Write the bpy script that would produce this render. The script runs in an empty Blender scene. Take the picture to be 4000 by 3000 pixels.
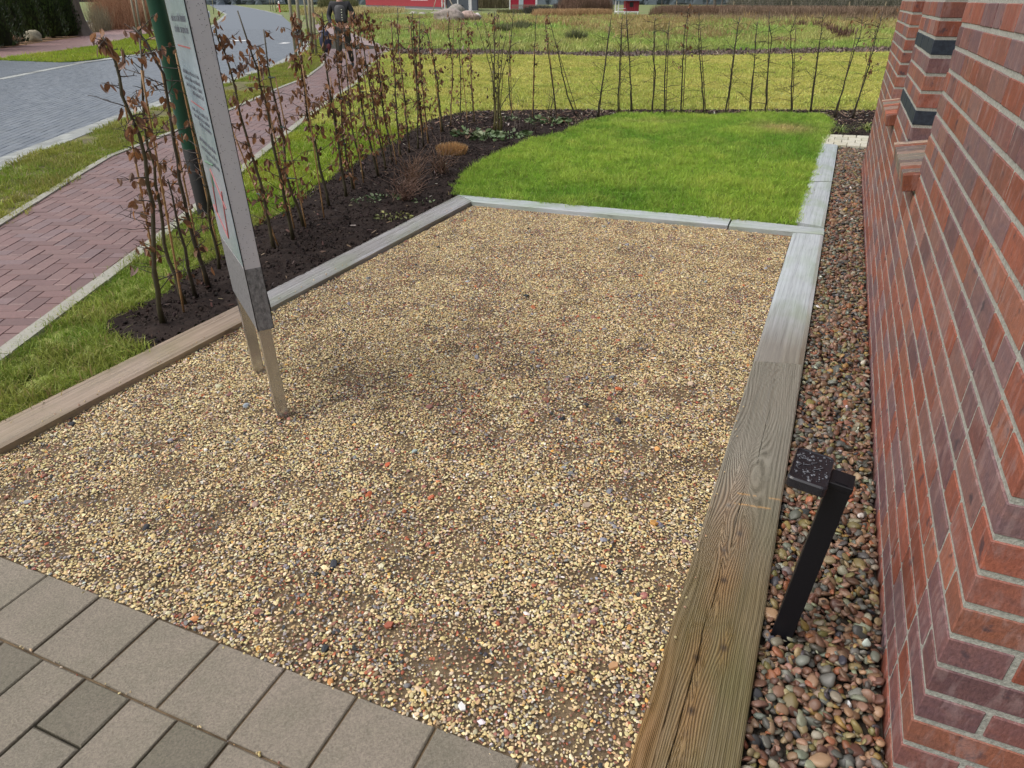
import bpy, math, random
import numpy as np
from mathutils import Vector, Matrix, Euler
random.seed(7); RNG = np.random.default_rng(7)
S = bpy.context.scene; COL = S.collection
# ---------------------------------------------------------------- camera, light, exposure
PITCH = 29.05; EYE = 1.5; FPX = 2700.0
cam_d = bpy.data.cameras.new('camera'); cam = bpy.data.objects.new('camera', cam_d); COL.objects.link(cam)
cam_d.sensor_width = 36.0; cam_d.lens = 36.0*FPX/4000.0; cam_d.clip_start = 0.05; cam_d.clip_end = 2000
cam.location = (0, 0, EYE); cam.rotation_euler = (math.radians(90-PITCH), 0, 0); S.camera = cam
w = bpy.data.worlds.new('World'); S.world = w; w.use_nodes = True
nt = w.node_tree; bg = nt.nodes['Background']
sky = nt.nodes.new('ShaderNodeTexSky'); sky.sky_type = 'NISHITA'; sky.sun_disc = False
SUN_EL, SUN_AZ = 55.0, -105.0          # azimuth from +Y towards +X
sky.sun_elevation = math.radians(SUN_EL); sky.sun_rotation = math.radians(SUN_AZ)
sky.air_density = 1.0; sky.dust_density = 6.0; sky.ozone_density = 1.0
hs = nt.nodes.new('ShaderNodeHueSaturation'); hs.inputs['Saturation'].default_value = 0.42
nt.links.new(sky.outputs[0], hs.inputs['Color']); nt.links.new(hs.outputs[0], bg.inputs[0]); bg.inputs[1].default_value = 0.15
sl = bpy.data.lights.new('sun', 'SUN'); sun = bpy.data.objects.new('sun', sl); COL.objects.link(sun)
sl.energy = 0.6; sl.angle = math.radians(85); sl.color = (1.0, 0.97, 0.92)
d_ = Vector((math.sin(math.radians(SUN_AZ))*math.cos(math.radians(SUN_EL)), math.cos(math.radians(SUN_AZ))*math.cos(math.radians(SUN_EL)), math.sin(math.radians(SUN_EL))))
sun.rotation_euler = d_.to_track_quat('Z', 'Y').to_euler()
S.view_settings.view_transform = 'Standard'; S.view_settings.look = 'None'; S.view_settings.exposure = 0.36; S.view_settings.gamma = 1.0
S.render.engine = 'CYCLES'
# ---------------------------------------------------------------- geometry of the place measured on the ground plane
CT, ST = math.cos(math.radians(PITCH)), math.sin(math.radians(PITCH))
def ray(px, py):
    x = (px-2000)/FPX; y = (py-1500)/FPX
    return (x, CT-y*ST, -ST-y*CT)
def at(px, py, z=0.0):
    """ground point seen at a photo pixel (4000 wide)"""
    r = ray(px, py); t = (EYE-z)/-r[2]; return (r[0]*t, r[1]*t)
def up(Y, px, py):
    """point on the upright plane at depth Y"""
    r = ray(px, py); t = Y/r[1]; return (r[0]*t, Y, EYE+r[2]*t)
def ats(L, z=0.0): return [at(a, b, z) for a, b in L]
# ---------------------------------------------------------------- numpy noise
def vnoise(x, y, seed=0, scale=1.0):
    x = np.asarray(x)*scale; y = np.asarray(y)*scale
    xi = np.floor(x).astype(int); yi = np.floor(y).astype(int); fx = x-xi; fy = y-yi
    fx = fx*fx*(3-2*fx); fy = fy*fy*(3-2*fy)
    def h(a, b):
        n = (a*374761393 + b*668265263 + seed*974711) & 0xffffffff
        n = ((n ^ (n >> 13))*1274126177) & 0xffffffff
        return ((n ^ (n >> 16)) & 0xffff)/65535.0
    return (h(xi, yi)*(1-fx)+h(xi+1, yi)*fx)*(1-fy)+(h(xi, yi+1)*(1-fx)+h(xi+1, yi+1)*fx)*fy
def fbm(x, y, seed=0, scale=1.0, oc=4):
    s = 0; a = 0.5; t = 0
    for o in range(oc): s = s+a*vnoise(x, y, seed+o*17, scale*2**o); t += a; a *= 0.5
    return s/t
def inpoly(x, y, P):
    x = np.asarray(x); y = np.asarray(y); c = np.zeros(x.shape, bool); n = len(P); j = n-1
    for i in range(n):
        xi, yi = P[i]; xj, yj = P[j]
        if yi != yj:
            c ^= ((yi > y) != (yj > y)) & (x < (xj-xi)*(y-yi)/(yj-yi)+xi)
        j = i
    return c
# ---------------------------------------------------------------- object helpers
def tag(o, label=None, cat=None, group=None, kind=None):
    if label: o['label'] = label
    if cat: o['category'] = cat
    if group: o['group'] = group
    if kind: o['kind'] = kind
    return o
def empty(name, loc, rz=0.0, label=None, cat=None, group=None, kind=None):
    o = bpy.data.objects.new(name, None); COL.objects.link(o); o.location = loc; o.rotation_euler = (0, 0, rz); o.empty_display_size = 0.1
    return tag(o, label, cat, group, kind)
class MB:
    """collects shapes, builds one mesh object"""
    def __init__(s): s.v = []; s.f = []; s.c = []; s.m = []; s.col = (1, 1, 1); s.mi = 0; s.smooth = False; s.sm = []
    def add(s, V, F, col=None):
        b = len(s.v); s.v.extend([tuple(p) for p in V]); c = col or s.col
        for f in F: s.f.append(tuple(b+i for i in f)); s.c.append(c); s.m.append(s.mi); s.sm.append(s.smooth)
    def poly(s, P, z): s.add([(x, y, z) for x, y in P], [tuple(range(len(P)))])
    def box(s, x0, x1, y0, y1, z0, z1, M=None, col=None, ch=0.0, jit=0.0):
        if ch <= 0:
            V = [(x0,y0,z0),(x1,y0,z0),(x1,y1,z0),(x0,y1,z0),(x0,y0,z1),(x1,y0,z1),(x1,y1,z1),(x0,y1,z1)]
            F = [(0,3,2,1),(4,5,6,7),(0,1,5,4),(1,2,6,5),(2,3,7,6),(3,0,4,7)]
        else:
            V = []; idx = {}
            X = (x0, x1); Y = (y0, y1); Z = (z0, z1)
            for i in (0, 1):
                for j in (0, 1):
                    for k in (0, 1):
                        jx, jy, jz = [random.uniform(-jit, jit) for _ in range(3)]
                        sx, sy, sz = (1-2*i)*ch, (1-2*j)*ch, (1-2*k)*ch
                        bx, by, bz = X[i]+jx, Y[j]+jy, Z[k]+jz
                        for a, q in enumerate(((bx, by+sy, bz+sz), (bx+sx, by, bz+sz), (bx+sx, by+sy, bz))):
                            idx[(i, j, k, a)] = len(V); V.append(q)
            g = lambda i, j, k, a: idx[(i, j, k, a)]
            F = []
            for i in (0, 1):
                q = [g(i,0,0,0), g(i,1,0,0), g(i,1,1,0), g(i,0,1,0)]; F.append(tuple(q if i else q[::-1]))
                q = [g(0,i,0,1), g(0,i,1,1), g(1,i,1,1), g(1,i,0,1)]; F.append(tuple(q if i else q[::-1]))
                q = [g(0,0,i,2), g(1,0,i,2), g(1,1,i,2), g(0,1,i,2)]; F.append(tuple(q if i else q[::-1]))
            for i in (0, 1):
                for j in (0, 1):
                    F.append((g(i,j,0,0), g(i,j,1,0), g(i,j,1,1), g(i,j,0,1)))
                    F.append((g(i,0,j,0), g(i,1,j,0), g(i,1,j,2), g(i,0,j,2)))
                    F.append((g(0,i,j,1), g(1,i,j,1), g(1,i,j,2), g(0,i,j,2)))
                    for k in (0, 1): F.append((g(i,j,k,0), g(i,j,k,1), g(i,j,k,2)))
        if M is not None: V = [tuple(M @ Vector(p)) for p in V]
        s.add(V, F, col)
    def prism(s, P, z0, z1, ch=0.0, col=None):
        n = len(P); ar = sum(P[i][0]*P[(i+1)%n][1]-P[(i+1)%n][0]*P[i][1] for i in range(n))
        if ar < 0: P = P[::-1]
        V = [(x, y, z0) for x, y in P]
        if ch > 0:
            cx = sum(p[0] for p in P)/n; cy = sum(p[1] for p in P)/n
            V += [(x, y, z1-ch) for x, y in P]
            for x, y in P:
                dx, dy = cx-x, cy-y; L = math.hypot(dx, dy)+1e-9; k = min(ch*1.4, L*0.4)/L; V.append((x+dx*k, y+dy*k, z1))
            F = [tuple(range(2*n, 3*n))]
            for i in range(n):
                j = (i+1) % n; F.append((i, j, n+j, n+i)); F.append((n+i, n+j, 2*n+j, 2*n+i))
        else:
            V += [(x, y, z1) for x, y in P]; F = [tuple(range(n, 2*n))]
            for i in range(n):
                j = (i+1) % n; F.append((i, j, n+j, n+i))
        s.add(V, F, col)
    def tube(s, pts, rad, n=6, col=None, cap=True):
        pts = [Vector(p) for p in pts]; m = len(pts)
        if not hasattr(rad, '__len__'): rad = [rad]*m
        V = []; F = []; ref = Vector((0.31, 0.95, 0.1))
        for i, p in enumerate(pts):
            t = (pts[min(i+1, m-1)]-pts[max(i-1, 0)]); t = t.normalized() if t.length > 1e-9 else Vector((0, 0, 1))
            a = t.cross(ref)
            if a.length < 1e-3: a = t.cross(Vector((1, 0, 0)))
            a.normalize(); b = t.cross(a)
            for k in range(n):
                an = 2*math.pi*k/n; V.append(tuple(p+(a*math.cos(an)+b*math.sin(an))*rad[i]))
        for i in range(m-1):
            for k in range(n): F.append((i*n+k, i*n+(k+1) % n, (i+1)*n+(k+1) % n, (i+1)*n+k))
        if cap: F.append(tuple(range(n))[::-1]); F.append(tuple((m-1)*n+k for k in range(n)))
        s.add(V, F, col)
    def blob(s, c, r, seed=0, sub=2, rough=0.15, col=None, flat=0.0, fr=1.0):
        V, F = ico(sub); c = Vector(c); out = []
        for v in V:
            q = Vector(v); nn = 1+rough*(2*float(fbm(q.x*fr+seed*3.1, q.y*fr+q.z*1.7*fr, seed, 1.3, 3))-1)
            p = Vector((q.x*r[0], q.y*r[1], q.z*r[2]))*nn
            if flat and p.z < -flat*r[2]: p.z = -flat*r[2]
            out.append(tuple(c+p))
        s.add(out, F, col)
    def build(s, name, mats, parent=None, loc=None):
        me = bpy.data.meshes.new(name); me.from_pydata(s.v, [], s.f)
        if not isinstance(mats, (list, tuple)): mats = [mats]
        for m in mats: me.materials.append(m)
        if s.f:
            me.polygons.foreach_set('material_index', s.m); me.polygons.foreach_set('use_smooth', s.sm)
            a = me.attributes.new('col', 'FLOAT_COLOR', 'FACE')
            a.data.foreach_set('color', np.array([(c[0], c[1], c[2], 1) for c in s.c], dtype=np.float32).ravel())
        me.update(); o = bpy.data.objects.new(name, me); COL.objects.link(o)
        if parent is not None: o.parent = parent
        if loc is not None: o.location = loc
        return o
_ico = {}
def ico(sub):
    if sub in _ico: return _ico[sub]
    import bmesh
    bm = bmesh.new(); bmesh.ops.create_icosphere(bm, subdivisions=sub, radius=1.0)
    V = [tuple(v.co) for v in bm.verts]; F = [tuple(v.index for v in f.verts) for f in bm.faces]; bm.free()
    _ico[sub] = (V, F); return _ico[sub]
def clip(subject, rect):
    """Sutherland-Hodgman: polygon clipped by a convex ccw one"""
    out = subject
    for i in range(len(rect)):
        ax, ay = rect[i]; bx, by = rect[(i+1) % len(rect)]; inp = out; out = []
        if not inp: return []
        f = lambda p: (bx-ax)*(p[1]-ay)-(by-ay)*(p[0]-ax)
        for k in range(len(inp)):
            p, q = inp[k-1], inp[k]; fp, fq = f(p), f(q)
            if (fp >= 0) != (fq >= 0):
                t = fp/(fp-fq); out.append((p[0]+(q[0]-p[0])*t, p[1]+(q[1]-p[1])*t))
            if fq >= 0: out.append(q)
    return out
# ---------------------------------------------------------------- material helpers
class NT:
    def __init__(s, name, rough=0.6, spec=0.5, base=(0.5, 0.5, 0.5), metal=0.0, coat=0.0):
        s.m = bpy.data.materials.new(name); s.m.use_nodes = True; s.t = s.m.node_tree; s.b = s.t.nodes['Principled BSDF']
        s.b.inputs['Roughness'].default_value = rough; s.b.inputs['Base Color'].default_value = (*base, 1)
        s.b.inputs['Specular IOR Level'].default_value = spec; s.b.inputs['Metallic'].default_value = metal; s.b.inputs['Coat Weight'].default_value = coat
    def n(s, typ, **kw):
        nd = s.t.nodes.new(typ)
        for k, v in kw.items():
            if k.startswith('_'): setattr(nd, k[1:], v)
            else: s.set(nd.inputs[k.replace('__', ' ')] if not k.startswith('i') or not k[1:].isdigit() else nd.inputs[int(k[1:])], v)
        return nd
    def set(s, inp, v):
        if isinstance(v, bpy.types.NodeSocket): s.t.links.new(v, inp)
        elif hasattr(v, 'outputs'): s.t.links.new(v.outputs[0], inp)
        elif isinstance(v, (tuple, list)) and len(v) == 3 and inp.type == 'RGBA': inp.default_value = (*v, 1)
        else: inp.default_value = v
    def coord(s, which='Object', scale=(1, 1, 1), rot=(0, 0, 0)):
        tc = s.n('ShaderNodeTexCoord'); mp = s.n('ShaderNodeMapping'); s.t.links.new(tc.outputs[which], mp.inputs[0])
        mp.inputs['Scale'].default_value = scale; mp.inputs['Rotation'].default_value = rot; return mp.outputs[0]
    def noise(s, vec, scale, detail=4, rough=0.55, dist=0.0):
        nd = s.n('ShaderNodeTexNoise', Vector=vec, Scale=scale, Detail=detail, Roughness=rough, Distortion=dist); return nd.outputs[0]
    def ramp(s, fac, stops, interp='LINEAR'):
        r = s.n('ShaderNodeValToRGB', i0=fac); cr = r.color_ramp; cr.interpolation = interp
        while len(cr.elements) < len(stops): cr.elements.new(0.5)
        for e, (p, c) in zip(cr.elements, stops):
            e.position = p; e.color = (*c, 1) if isinstance(c, (tuple, list)) else (c, c, c, 1)
        return r.outputs[0]
    def mix(s, fac, a, b, mode='MIX'):
        m = s.t.nodes.new('ShaderNodeMix'); m.data_type = 'RGBA'; m.blend_type = mode
        s.set(m.inputs[0], fac); s.set(m.inputs[6], a); s.set(m.inputs[7], b); return m.outputs[2]
    def math(s, op, a, b=0.0, c=0.0):
        m = s.n('ShaderNodeMath', _operation=op, i0=a, i1=b)
        if op == 'MULTIPLY_ADD': m.inputs[2].default_value = c
        return m.outputs[0]
    def attr(s, name, typ='GEOMETRY'):
        return s.n('ShaderNodeAttribute', _attribute_name=name, _attribute_type=typ)
    def bump(s, h, strength=0.3, dist=0.01):
        b = s.n('ShaderNodeBump', Strength=strength, Distance=dist, Height=h); s.t.links.new(b.outputs[0], s.b.inputs['Normal']); return b
    def color(s, c): s.set(s.b.inputs['Base Color'], c)
    def rough(s, c): s.set(s.b.inputs['Roughness'], c)
def simple(name, base, rough=0.6, spec=0.5, metal=0.0, var=0.12, sc=30, bump=0.0, bs=0.002, coat=0.0):
    k = NT(name, rough, spec, base, metal, coat); v = k.coord(); nz = k.noise(v, sc, 5)
    lo = tuple(c*(1-var) for c in base); hi = tuple(min(1, c*(1+var)) for c in base)
    k.color(k.ramp(nz, [(0.3, lo), (0.7, hi)]))
    if bump: k.bump(nz, bump, bs)
    return k.m
def colmat(name, rough=0.6, spec=0.5, var=0.2, sc=40, bump=0.2, bs=0.002, inst=False, stretch=(1, 1, 1)):
    """base colour from the 'col' attribute with fine variation"""
    k = NT(name, rough, spec); a = k.attr('col', 'INSTANCER' if inst else 'GEOMETRY').outputs['Color']
    v = k.coord('Object', stretch); nz = k.noise(v, sc, 4)
    k.color(k.mix(1.0, a, k.ramp(nz, [(0.25, 1-var), (0.75, 1+var)]), 'MULTIPLY'))
    if bump: k.bump(nz, bump, bs)
    return k.m
# ---------------------------------------------------------------- scatter: one object, geometry nodes instancing its own template islands
def scatter(name, mat, temps, pts, rot, scl, col, pick, smooth=False, extra=None, label=None):
    V = []; F = []; tid = []; hv = []
    for k, t in enumerate(temps):
        b = len(V); V += [tuple(p) for p in t[0]]; F += [tuple(b+i for i in f) for f in t[1]]; tid += [k+1]*len(t[0])
        hv += list(t[2]) if len(t) > 2 else [0.0]*len(t[0])
    n0 = len(V); N = len(pts)
    me = bpy.data.meshes.new(name); me.from_pydata(V, [], F); me.vertices.add(N)
    co = np.empty((n0+N, 3), np.float32); co[:n0] = np.array(V); co[n0:] = pts; me.vertices.foreach_set('co', co.ravel())
    def attr(nm, typ, arr, key, fill=0):
        w_ = arr.shape[1] if arr.ndim > 1 else 1
        full = np.full((n0+N, w_), fill, arr.dtype); full[n0:] = arr.reshape(N, w_)
        a = me.attributes.new(nm, typ, 'POINT'); a.data.foreach_set(key, full.ravel())
    a = me.attributes.new('tid', 'INT', 'POINT'); a.data.foreach_set('value', np.array(tid+[0]*N, np.int32))
    a = me.attributes.new('hv', 'FLOAT', 'POINT'); a.data.foreach_set('value', np.array(hv+[0]*N, np.float32))
    attr('pick', 'INT', np.asarray(pick, np.int32), 'value'); attr('rot', 'FLOAT_VECTOR', np.asarray(rot, np.float32), 'vector')
    scl = np.asarray(scl, np.float32)
    if scl.ndim == 1: scl = np.repeat(scl[:, None], 3, 1)
    attr('scl', 'FLOAT_VECTOR', scl, 'vector')
    c4 = np.ones((N, 4), np.float32); c4[:, :3] = col; attr('col', 'FLOAT_COLOR', c4, 'color', 1)
    me.materials.append(mat); me.polygons.foreach_set('use_smooth', [smooth]*len(me.polygons)); me.update()
    o = bpy.data.objects.new(name, me); COL.objects.link(o)
    g = bpy.data.node_groups.new(name+'_nodes', 'GeometryNodeTree')
    g.interface.new_socket('Geometry', in_out='INPUT', socket_type='NodeSocketGeometry'); g.interface.new_socket('Geometry', in_out='OUTPUT', socket_type='NodeSocketGeometry')
    gi = g.nodes.new('NodeGroupInput'); go = g.nodes.new('NodeGroupOutput')
    def named(nm, typ):
        q = g.nodes.new('GeometryNodeInputNamedAttribute'); q.data_type = typ; q.inputs[0].default_value = nm; return q.outputs[0]
    def sep(k):
        c = g.nodes.new('FunctionNodeCompare'); c.data_type = 'INT'; c.operation = 'EQUAL'
        ins = [i for i in c.inputs if i.type == 'INT']; g.links.new(named('tid', 'INT'), ins[0]); ins[1].default_value = k
        s_ = g.nodes.new('GeometryNodeSeparateGeometry'); s_.domain = 'POINT'
        g.links.new(gi.outputs[0], s_.inputs[0]); g.links.new(c.outputs[0], s_.inputs[1]); return s_.outputs[0]
    jn = g.nodes.new('GeometryNodeJoinGeometry')
    for k in range(len(temps)):
        ti = g.nodes.new('GeometryNodeGeometryToInstance'); g.links.new(sep(k+1), ti.inputs[0]); g.links.new(ti.outputs[0], jn.inputs[0])
    ip = g.nodes.new('GeometryNodeInstanceOnPoints'); g.links.new(sep(0), ip.inputs['Points']); g.links.new(jn.outputs[0], ip.inputs['Instance'])
    ip.inputs['Pick Instance'].default_value = True
    g.links.new(named('pick', 'INT'), ip.inputs['Instance Index']); g.links.new(named('rot', 'FLOAT_VECTOR'), ip.inputs['Rotation']); g.links.new(named('scl', 'FLOAT_VECTOR'), ip.inputs['Scale'])
    g.links.new(ip.outputs[0], go.inputs[0])
    md = o.modifiers.new('scatter', 'NODES'); md.node_group = g
    return tag(o, label, None, None, 'stuff')
def palette(n, cols, wts, jit=0.12):
    cols = np.array(cols, float); wts = np.array(wts, float); wts /= wts.sum()
    i = RNG.choice(len(cols), n, p=wts); c = cols[i]*(1+jit*RNG.standard_normal((n, 1))); c *= 1+0.05*RNG.standard_normal((n, 3)); return np.clip(c, 0.003, 0.9), i
def scatter_pts(P, dens, holes=(), spacing=None):
    xs = [p[0] for p in P]; ys = [p[1] for p in P]
    if spacing:
        gx, gy = np.meshgrid(np.arange(min(xs), max(xs), spacing), np.arange(min(ys), max(ys), spacing)); x = gx.ravel(); y = gy.ravel()
        x = x+RNG.uniform(-.5, .5, x.size)*spacing; y = y+RNG.uniform(-.5, .5, y.size)*spacing
    else:
        n = int((max(xs)-min(xs))*(max(ys)-min(ys))*dens); x = RNG.uniform(min(xs), max(xs), n); y = RNG.uniform(min(ys), max(ys), n)
    k = inpoly(x, y, P)
    for h in holes: k &= ~inpoly(x, y, h)
    return x[k], y[k]
def stone_template(seed, rough=0.28, sub=1, flat=0.6):
    V, F = ico(sub); r = random.Random(seed); out = []
    planes = [(Vector((r.gauss(0, 1), r.gauss(0, 1), r.gauss(0, 1))).normalized(), r.uniform(0.55, 0.85)) for _ in range(6)]
    for v in V:
        q = Vector(v)*(1+r.uniform(-rough, rough)*0.35)
        for n_, d in planes:
            k = q.dot(n_)-d
            if k > 0: q -= n_*k
        out.append((q.x*1.1, q.y*0.9, q.z*flat))
    return out, F
def pebble_template(seed, sub=2):
    V, F = ico(sub); r = random.Random(seed); out = []
    planes = [(Vector((r.gauss(0, 1), r.gauss(0, 1), r.gauss(0, 1))).normalized(), r.uniform(0.5, 0.85)) for _ in range(7)]
    a, b, c = r.uniform(1.0, 1.4), r.uniform(0.78, 1.05), r.uniform(0.36, 0.62)
    for v in V:
        q = Vector(v)
        for n_, d in planes:
            k = q.dot(n_)-d
            if k > 0: q -= n_*k*0.95
        out.append((q.x*a, q.y*b, q.z*c))
    return out, F
def tuft_template(seed, n=16, h=0.05, w=0.0026, spread=0.03, lean=0.5, seg=3):
    r = random.Random(seed); V = []; F = []; H = []
    for _ in range(n):
        bx, by = r.gauss(0, spread*.5), r.gauss(0, spread*.5); az = r.uniform(0, 6.283); ln = abs(r.gauss(0, lean)); hh = h*r.uniform(0.45, 1.1)
        dx, dy = math.cos(az), math.sin(az); ww = w*r.uniform(.7, 1.2); dry = 1.0 if r.random() < 0.08 else 0.0; b = len(V)
        fa = r.uniform(0, 6.283); wx, wy = math.cos(fa)*ww, math.sin(fa)*ww
        for k in range(seg+1):
            t = k/seg; z = hh*t*(1-0.28*ln*t); o_ = ln*hh*t*t; x, y = bx+dx*o_, by+dy*o_; q = 1-t*0.9
            V += [(x-wx*q, y-wy*q, z), (x+wx*q, y+wy*q, z)]; H += [t*0.5+dry*0.5]*2 if False else [t+2*dry]*2
            if k: F.append((b+2*k-2, b+2*k-1, b+2*k+1, b+2*k))
    return V, F, H
# ================================================================ materials
def wood_mat(name, stops, rough=0.35, spec=0.5, attrs=False, grainsc=60, crack=0.5, wet=None):
    k = NT(name, rough, spec); v = k.coord('Object', (1.0, grainsc*1.1, 8)); v2 = k.coord('Object', (0.5, 3, 3)); v3 = k.coord('Object', (5, grainsc*4.5, 30))
    warp = k.noise(v2, 1.5, 3); fine = k.noise(v3, 1.0, 4, 0.7); n1 = k.noise(v, 1.0, 5, 0.6, 0.6)
    if attrs:
        ring = k.attr('ring').outputs['Fac']; f = k.math('MULTIPLY_ADD', ring, 0.5, 0.0); f = k.math('ADD', f, k.math('MULTIPLY', n1, 0.5))
    else: f = k.math('ADD', k.math('MULTIPLY', n1, 1.0), k.math('MULTIPLY', fine, 0.5)); f = k.math('SUBTRACT', f, 0.25)
    c = k.ramp(f, stops)
    patch = k.noise(k.coord('Object', (1, 2.2, 1)), 2.2, 3)
    c = k.mix(k.ramp(patch, [(0.45, 0.0), (0.7, 0.8)]), c, k.mix(1.0, c, (0.72, 0.80, 0.60), 'MULTIPLY'))
    if name == 'wet_grey_timber_near': sx_ = k.n('ShaderNodeSeparateXYZ', Vector=k.coord('Object')); c = k.mix(k.ramp(k.math('ADD', sx_.outputs[0], k.math('MULTIPLY', n1, .3)), [(0.35, .92), (1.55, 0.0)]), c, k.ramp(f, [(.2, (.10, .085, .06)), (.8, (.27, .235, .18))]))
    c = k.mix(k.ramp(fine, [(0.2, 0.55), (0.42, 0.0)]), c, (0.05, 0.04, 0.03))
    if attrs:
        dark = k.attr('dark').outputs['Fac']; c = k.mix(dark, c, (0.022, 0.018, 0.014))
        c = k.mix(k.attr('warm').outputs['Fac'], c, k.mix(1.0, c, (1.4, 0.92, 0.62), 'MULTIPLY'))
        c = k.mix(k.attr('grey').outputs['Fac'], c, k.mix(0.65, c, k.ramp(f, [(.2, (.12, .12, .105)), (.8, (.38, .375, .34))])))  # painted sheen: far end fades to pale grey in the base colour
        c = k.mix(k.attr('scr').outputs['Fac'], c, (0.55, 0.33, 0.13))
    k.color(c)
    if wet: k.rough(k.ramp(k.noise(v2, wet[2], 4), [(0.4, wet[0]), (0.62, wet[1])]))
    k.bump(k.math('ADD', f, k.math('MULTIPLY', fine, 0.6)), crack, 0.0025)
    return k.m
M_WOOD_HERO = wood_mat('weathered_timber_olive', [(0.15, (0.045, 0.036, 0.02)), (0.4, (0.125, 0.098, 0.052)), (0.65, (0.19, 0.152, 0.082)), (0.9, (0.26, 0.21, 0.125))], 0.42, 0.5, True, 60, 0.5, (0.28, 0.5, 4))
M_WOOD_WET = wood_mat('wet_grey_timber', [(0.2, (0.27, 0.285, 0.29)), (0.5, (0.43, 0.465, 0.48)), (0.8, (0.53, 0.58, 0.60))], 0.16, 0.65, False, 40, 0.25, (0.07, 0.22, 3))
M_WOOD_WETN = wood_mat('wet_grey_timber_near', [(0.2, (0.27, 0.285, 0.29)), (0.5, (0.43, 0.465, 0.48)), (0.8, (0.53, 0.58, 0.60))], 0.16, 0.65, False, 40, 0.25, (0.07, 0.22, 3))
M_WOOD_BROWN = wood_mat('weathered_timber_brown', [(0.2, (0.13, 0.10, 0.075)), (0.45, (0.27, 0.205, 0.15)), (0.7, (0.37, 0.285, 0.215)), (0.9, (0.42, 0.35, 0.285))], 0.35, 0.5, False, 60, 0.45, (0.25, 0.5, 4))
M_WOOD_GREY = wood_mat('weathered_timber_grey', [(0.2, (0.14, 0.13, 0.12)), (0.5, (0.30, 0.29, 0.285)), (0.8, (0.45, 0.46, 0.47))], 0.25, 0.55, False, 50, 0.4, (0.15, 0.35, 4))
M_PATHBRICK = colmat('red_clinker_paving', 0.42, 0.38, 0.16, 60, 0.35, 0.002)
M_ROADBRICK = colmat('wet_grey_road_block', 0.38, 0.4, 0.15, 40, 0.3, 0.002)
M_CONC = colmat('concrete_edging', 0.5, 0.4, 0.15, 50, 0.3, 0.002)
def paving_mat():
    k = NT('sandy_concrete_paver', 0.62, 0.35); a = k.attr('col').outputs['Color']; v = k.coord()
    g = k.noise(v, 170, 5, 0.85); b = k.noise(v, 7, 5, .65); sp = k.noise(v, 260, 2, 0.9)
    c = k.mix(1.0, a, k.ramp(g, [(0.3, 0.5), (0.7, 1.42)]), 'MULTIPLY'); c = k.mix(1.0, c, k.ramp(b, [(0.3, (0.88, 0.89, 0.84)), (0.7, (1.08, 1.05, 1.04))]), 'MULTIPLY')
    c = k.mix(k.ramp(sp, [(0.72, 0.0), (0.76, 0.7)]), c, (0.5, 0.46, 0.4)); k.color(c); k.bump(g, 0.9, 0.003); return k.m
M_PAVER = paving_mat()
def ground_mat(name, c1, c2, c3=None, sc=6, rough=0.85, bump=0.6, fine=120):
    k = NT(name, rough, 0.25); v = k.coord(); a = k.noise(v, sc, 6, 0.65); b = k.noise(v, fine, 4, 0.7)
    c = k.ramp(a, [(0.32, c1), (0.66, c2)]) if not c3 else k.ramp(a, [(0.3, c1), (0.5, c2), (0.7, c3)])
    c = k.mix(1.0, c, k.ramp(b, [(0.25, 0.55), (0.75, 1.4)]), 'MULTIPLY'); k.color(c); k.bump(b, bump, 0.004); return k.m
M_SOIL = ground_mat('dark_wet_soil', (0.016, 0.011, 0.010), (0.036, 0.026, 0.022), None, 12, 0.9, 1.0, 90); M_SOIL.node_tree.nodes['Principled BSDF'].inputs['Specular IOR Level'].default_value = .12
M_GRIT = ground_mat('brown_grit_under_gravel', (0.10, 0.072, 0.045), (0.22, 0.16, 0.095), None, 8, 0.8, 0.7, 380)
M_PEBBASE = ground_mat('dark_bed_under_pebbles', (0.02, 0.015, 0.012), (0.05, 0.04, 0.03), None, 30, 0.8, 0.6, 200)
M_JOINT = ground_mat('dark_joint_sand', (0.018, 0.016, 0.011), (0.05, 0.045, 0.028), None, 20, 0.85, 0.5, 300)
M_VERGEBASE = ground_mat('worn_verge_soil', (0.10, 0.085, 0.05), (0.17, 0.17, 0.06), None, 3, 0.9, 0.6, 90)
M_LAWNBASE = ground_mat('lawn_thatch', (0.07, 0.11, 0.018), (0.11, 0.18, 0.028), None, 4, 0.9, 0.5, 180)
M_YLAWNBASE = ground_mat('yellow_lawn_thatch', (0.20, 0.25, 0.06), (0.34, 0.36, 0.11), None, 0.8, 0.9, 0.5, 60)
M_MEADOW = ground_mat('rough_meadow', (0.12, 0.18, 0.06), (0.17, 0.20, 0.075), (0.22, 0.19, 0.11), 0.22, 0.9, 0.5, 9)
M_MULCH = ground_mat('bark_mulch', (0.05, 0.04, 0.032), (0.12, 0.095, 0.075), None, 5, 0.85, 0.7, 25)
M_LITTER = ground_mat('leaf_litter', (0.14, 0.08, 0.04), (0.28, 0.17, 0.09), None, 6, 0.85, 0.6, 20)
def grass_mat(name, tipy=1.25):
    k = NT(name, 0.45, 0.3); a = k.attr('col', 'INSTANCER').outputs['Color']; h = k.attr('hv').outputs['Fac']
    t = k.math('MODULO', h, 2.0); dry = k.math('GREATER_THAN', h, 1.5)
    c = k.mix(1.0, a, k.ramp(t, [(0.0, (0.85, 0.9, 0.8)), (1.0, (tipy, 1.12, 0.9))]), 'MULTIPLY'); c = k.mix(dry, c, (0.38, 0.30, 0.13)); k.color(c)
    tr = k.n('ShaderNodeBsdfTranslucent', Color=c); mx = k.n('ShaderNodeMixShader', i0=0.35)
    k.t.links.new(k.b.outputs[0], mx.inputs[1]); k.t.links.new(tr.outputs[0], mx.inputs[2]); out = k.t.nodes['Material Output']; k.t.links.new(mx.outputs[0], out.inputs[0]); return k.m
M_GRASS = grass_mat('grass_blade')
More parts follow.
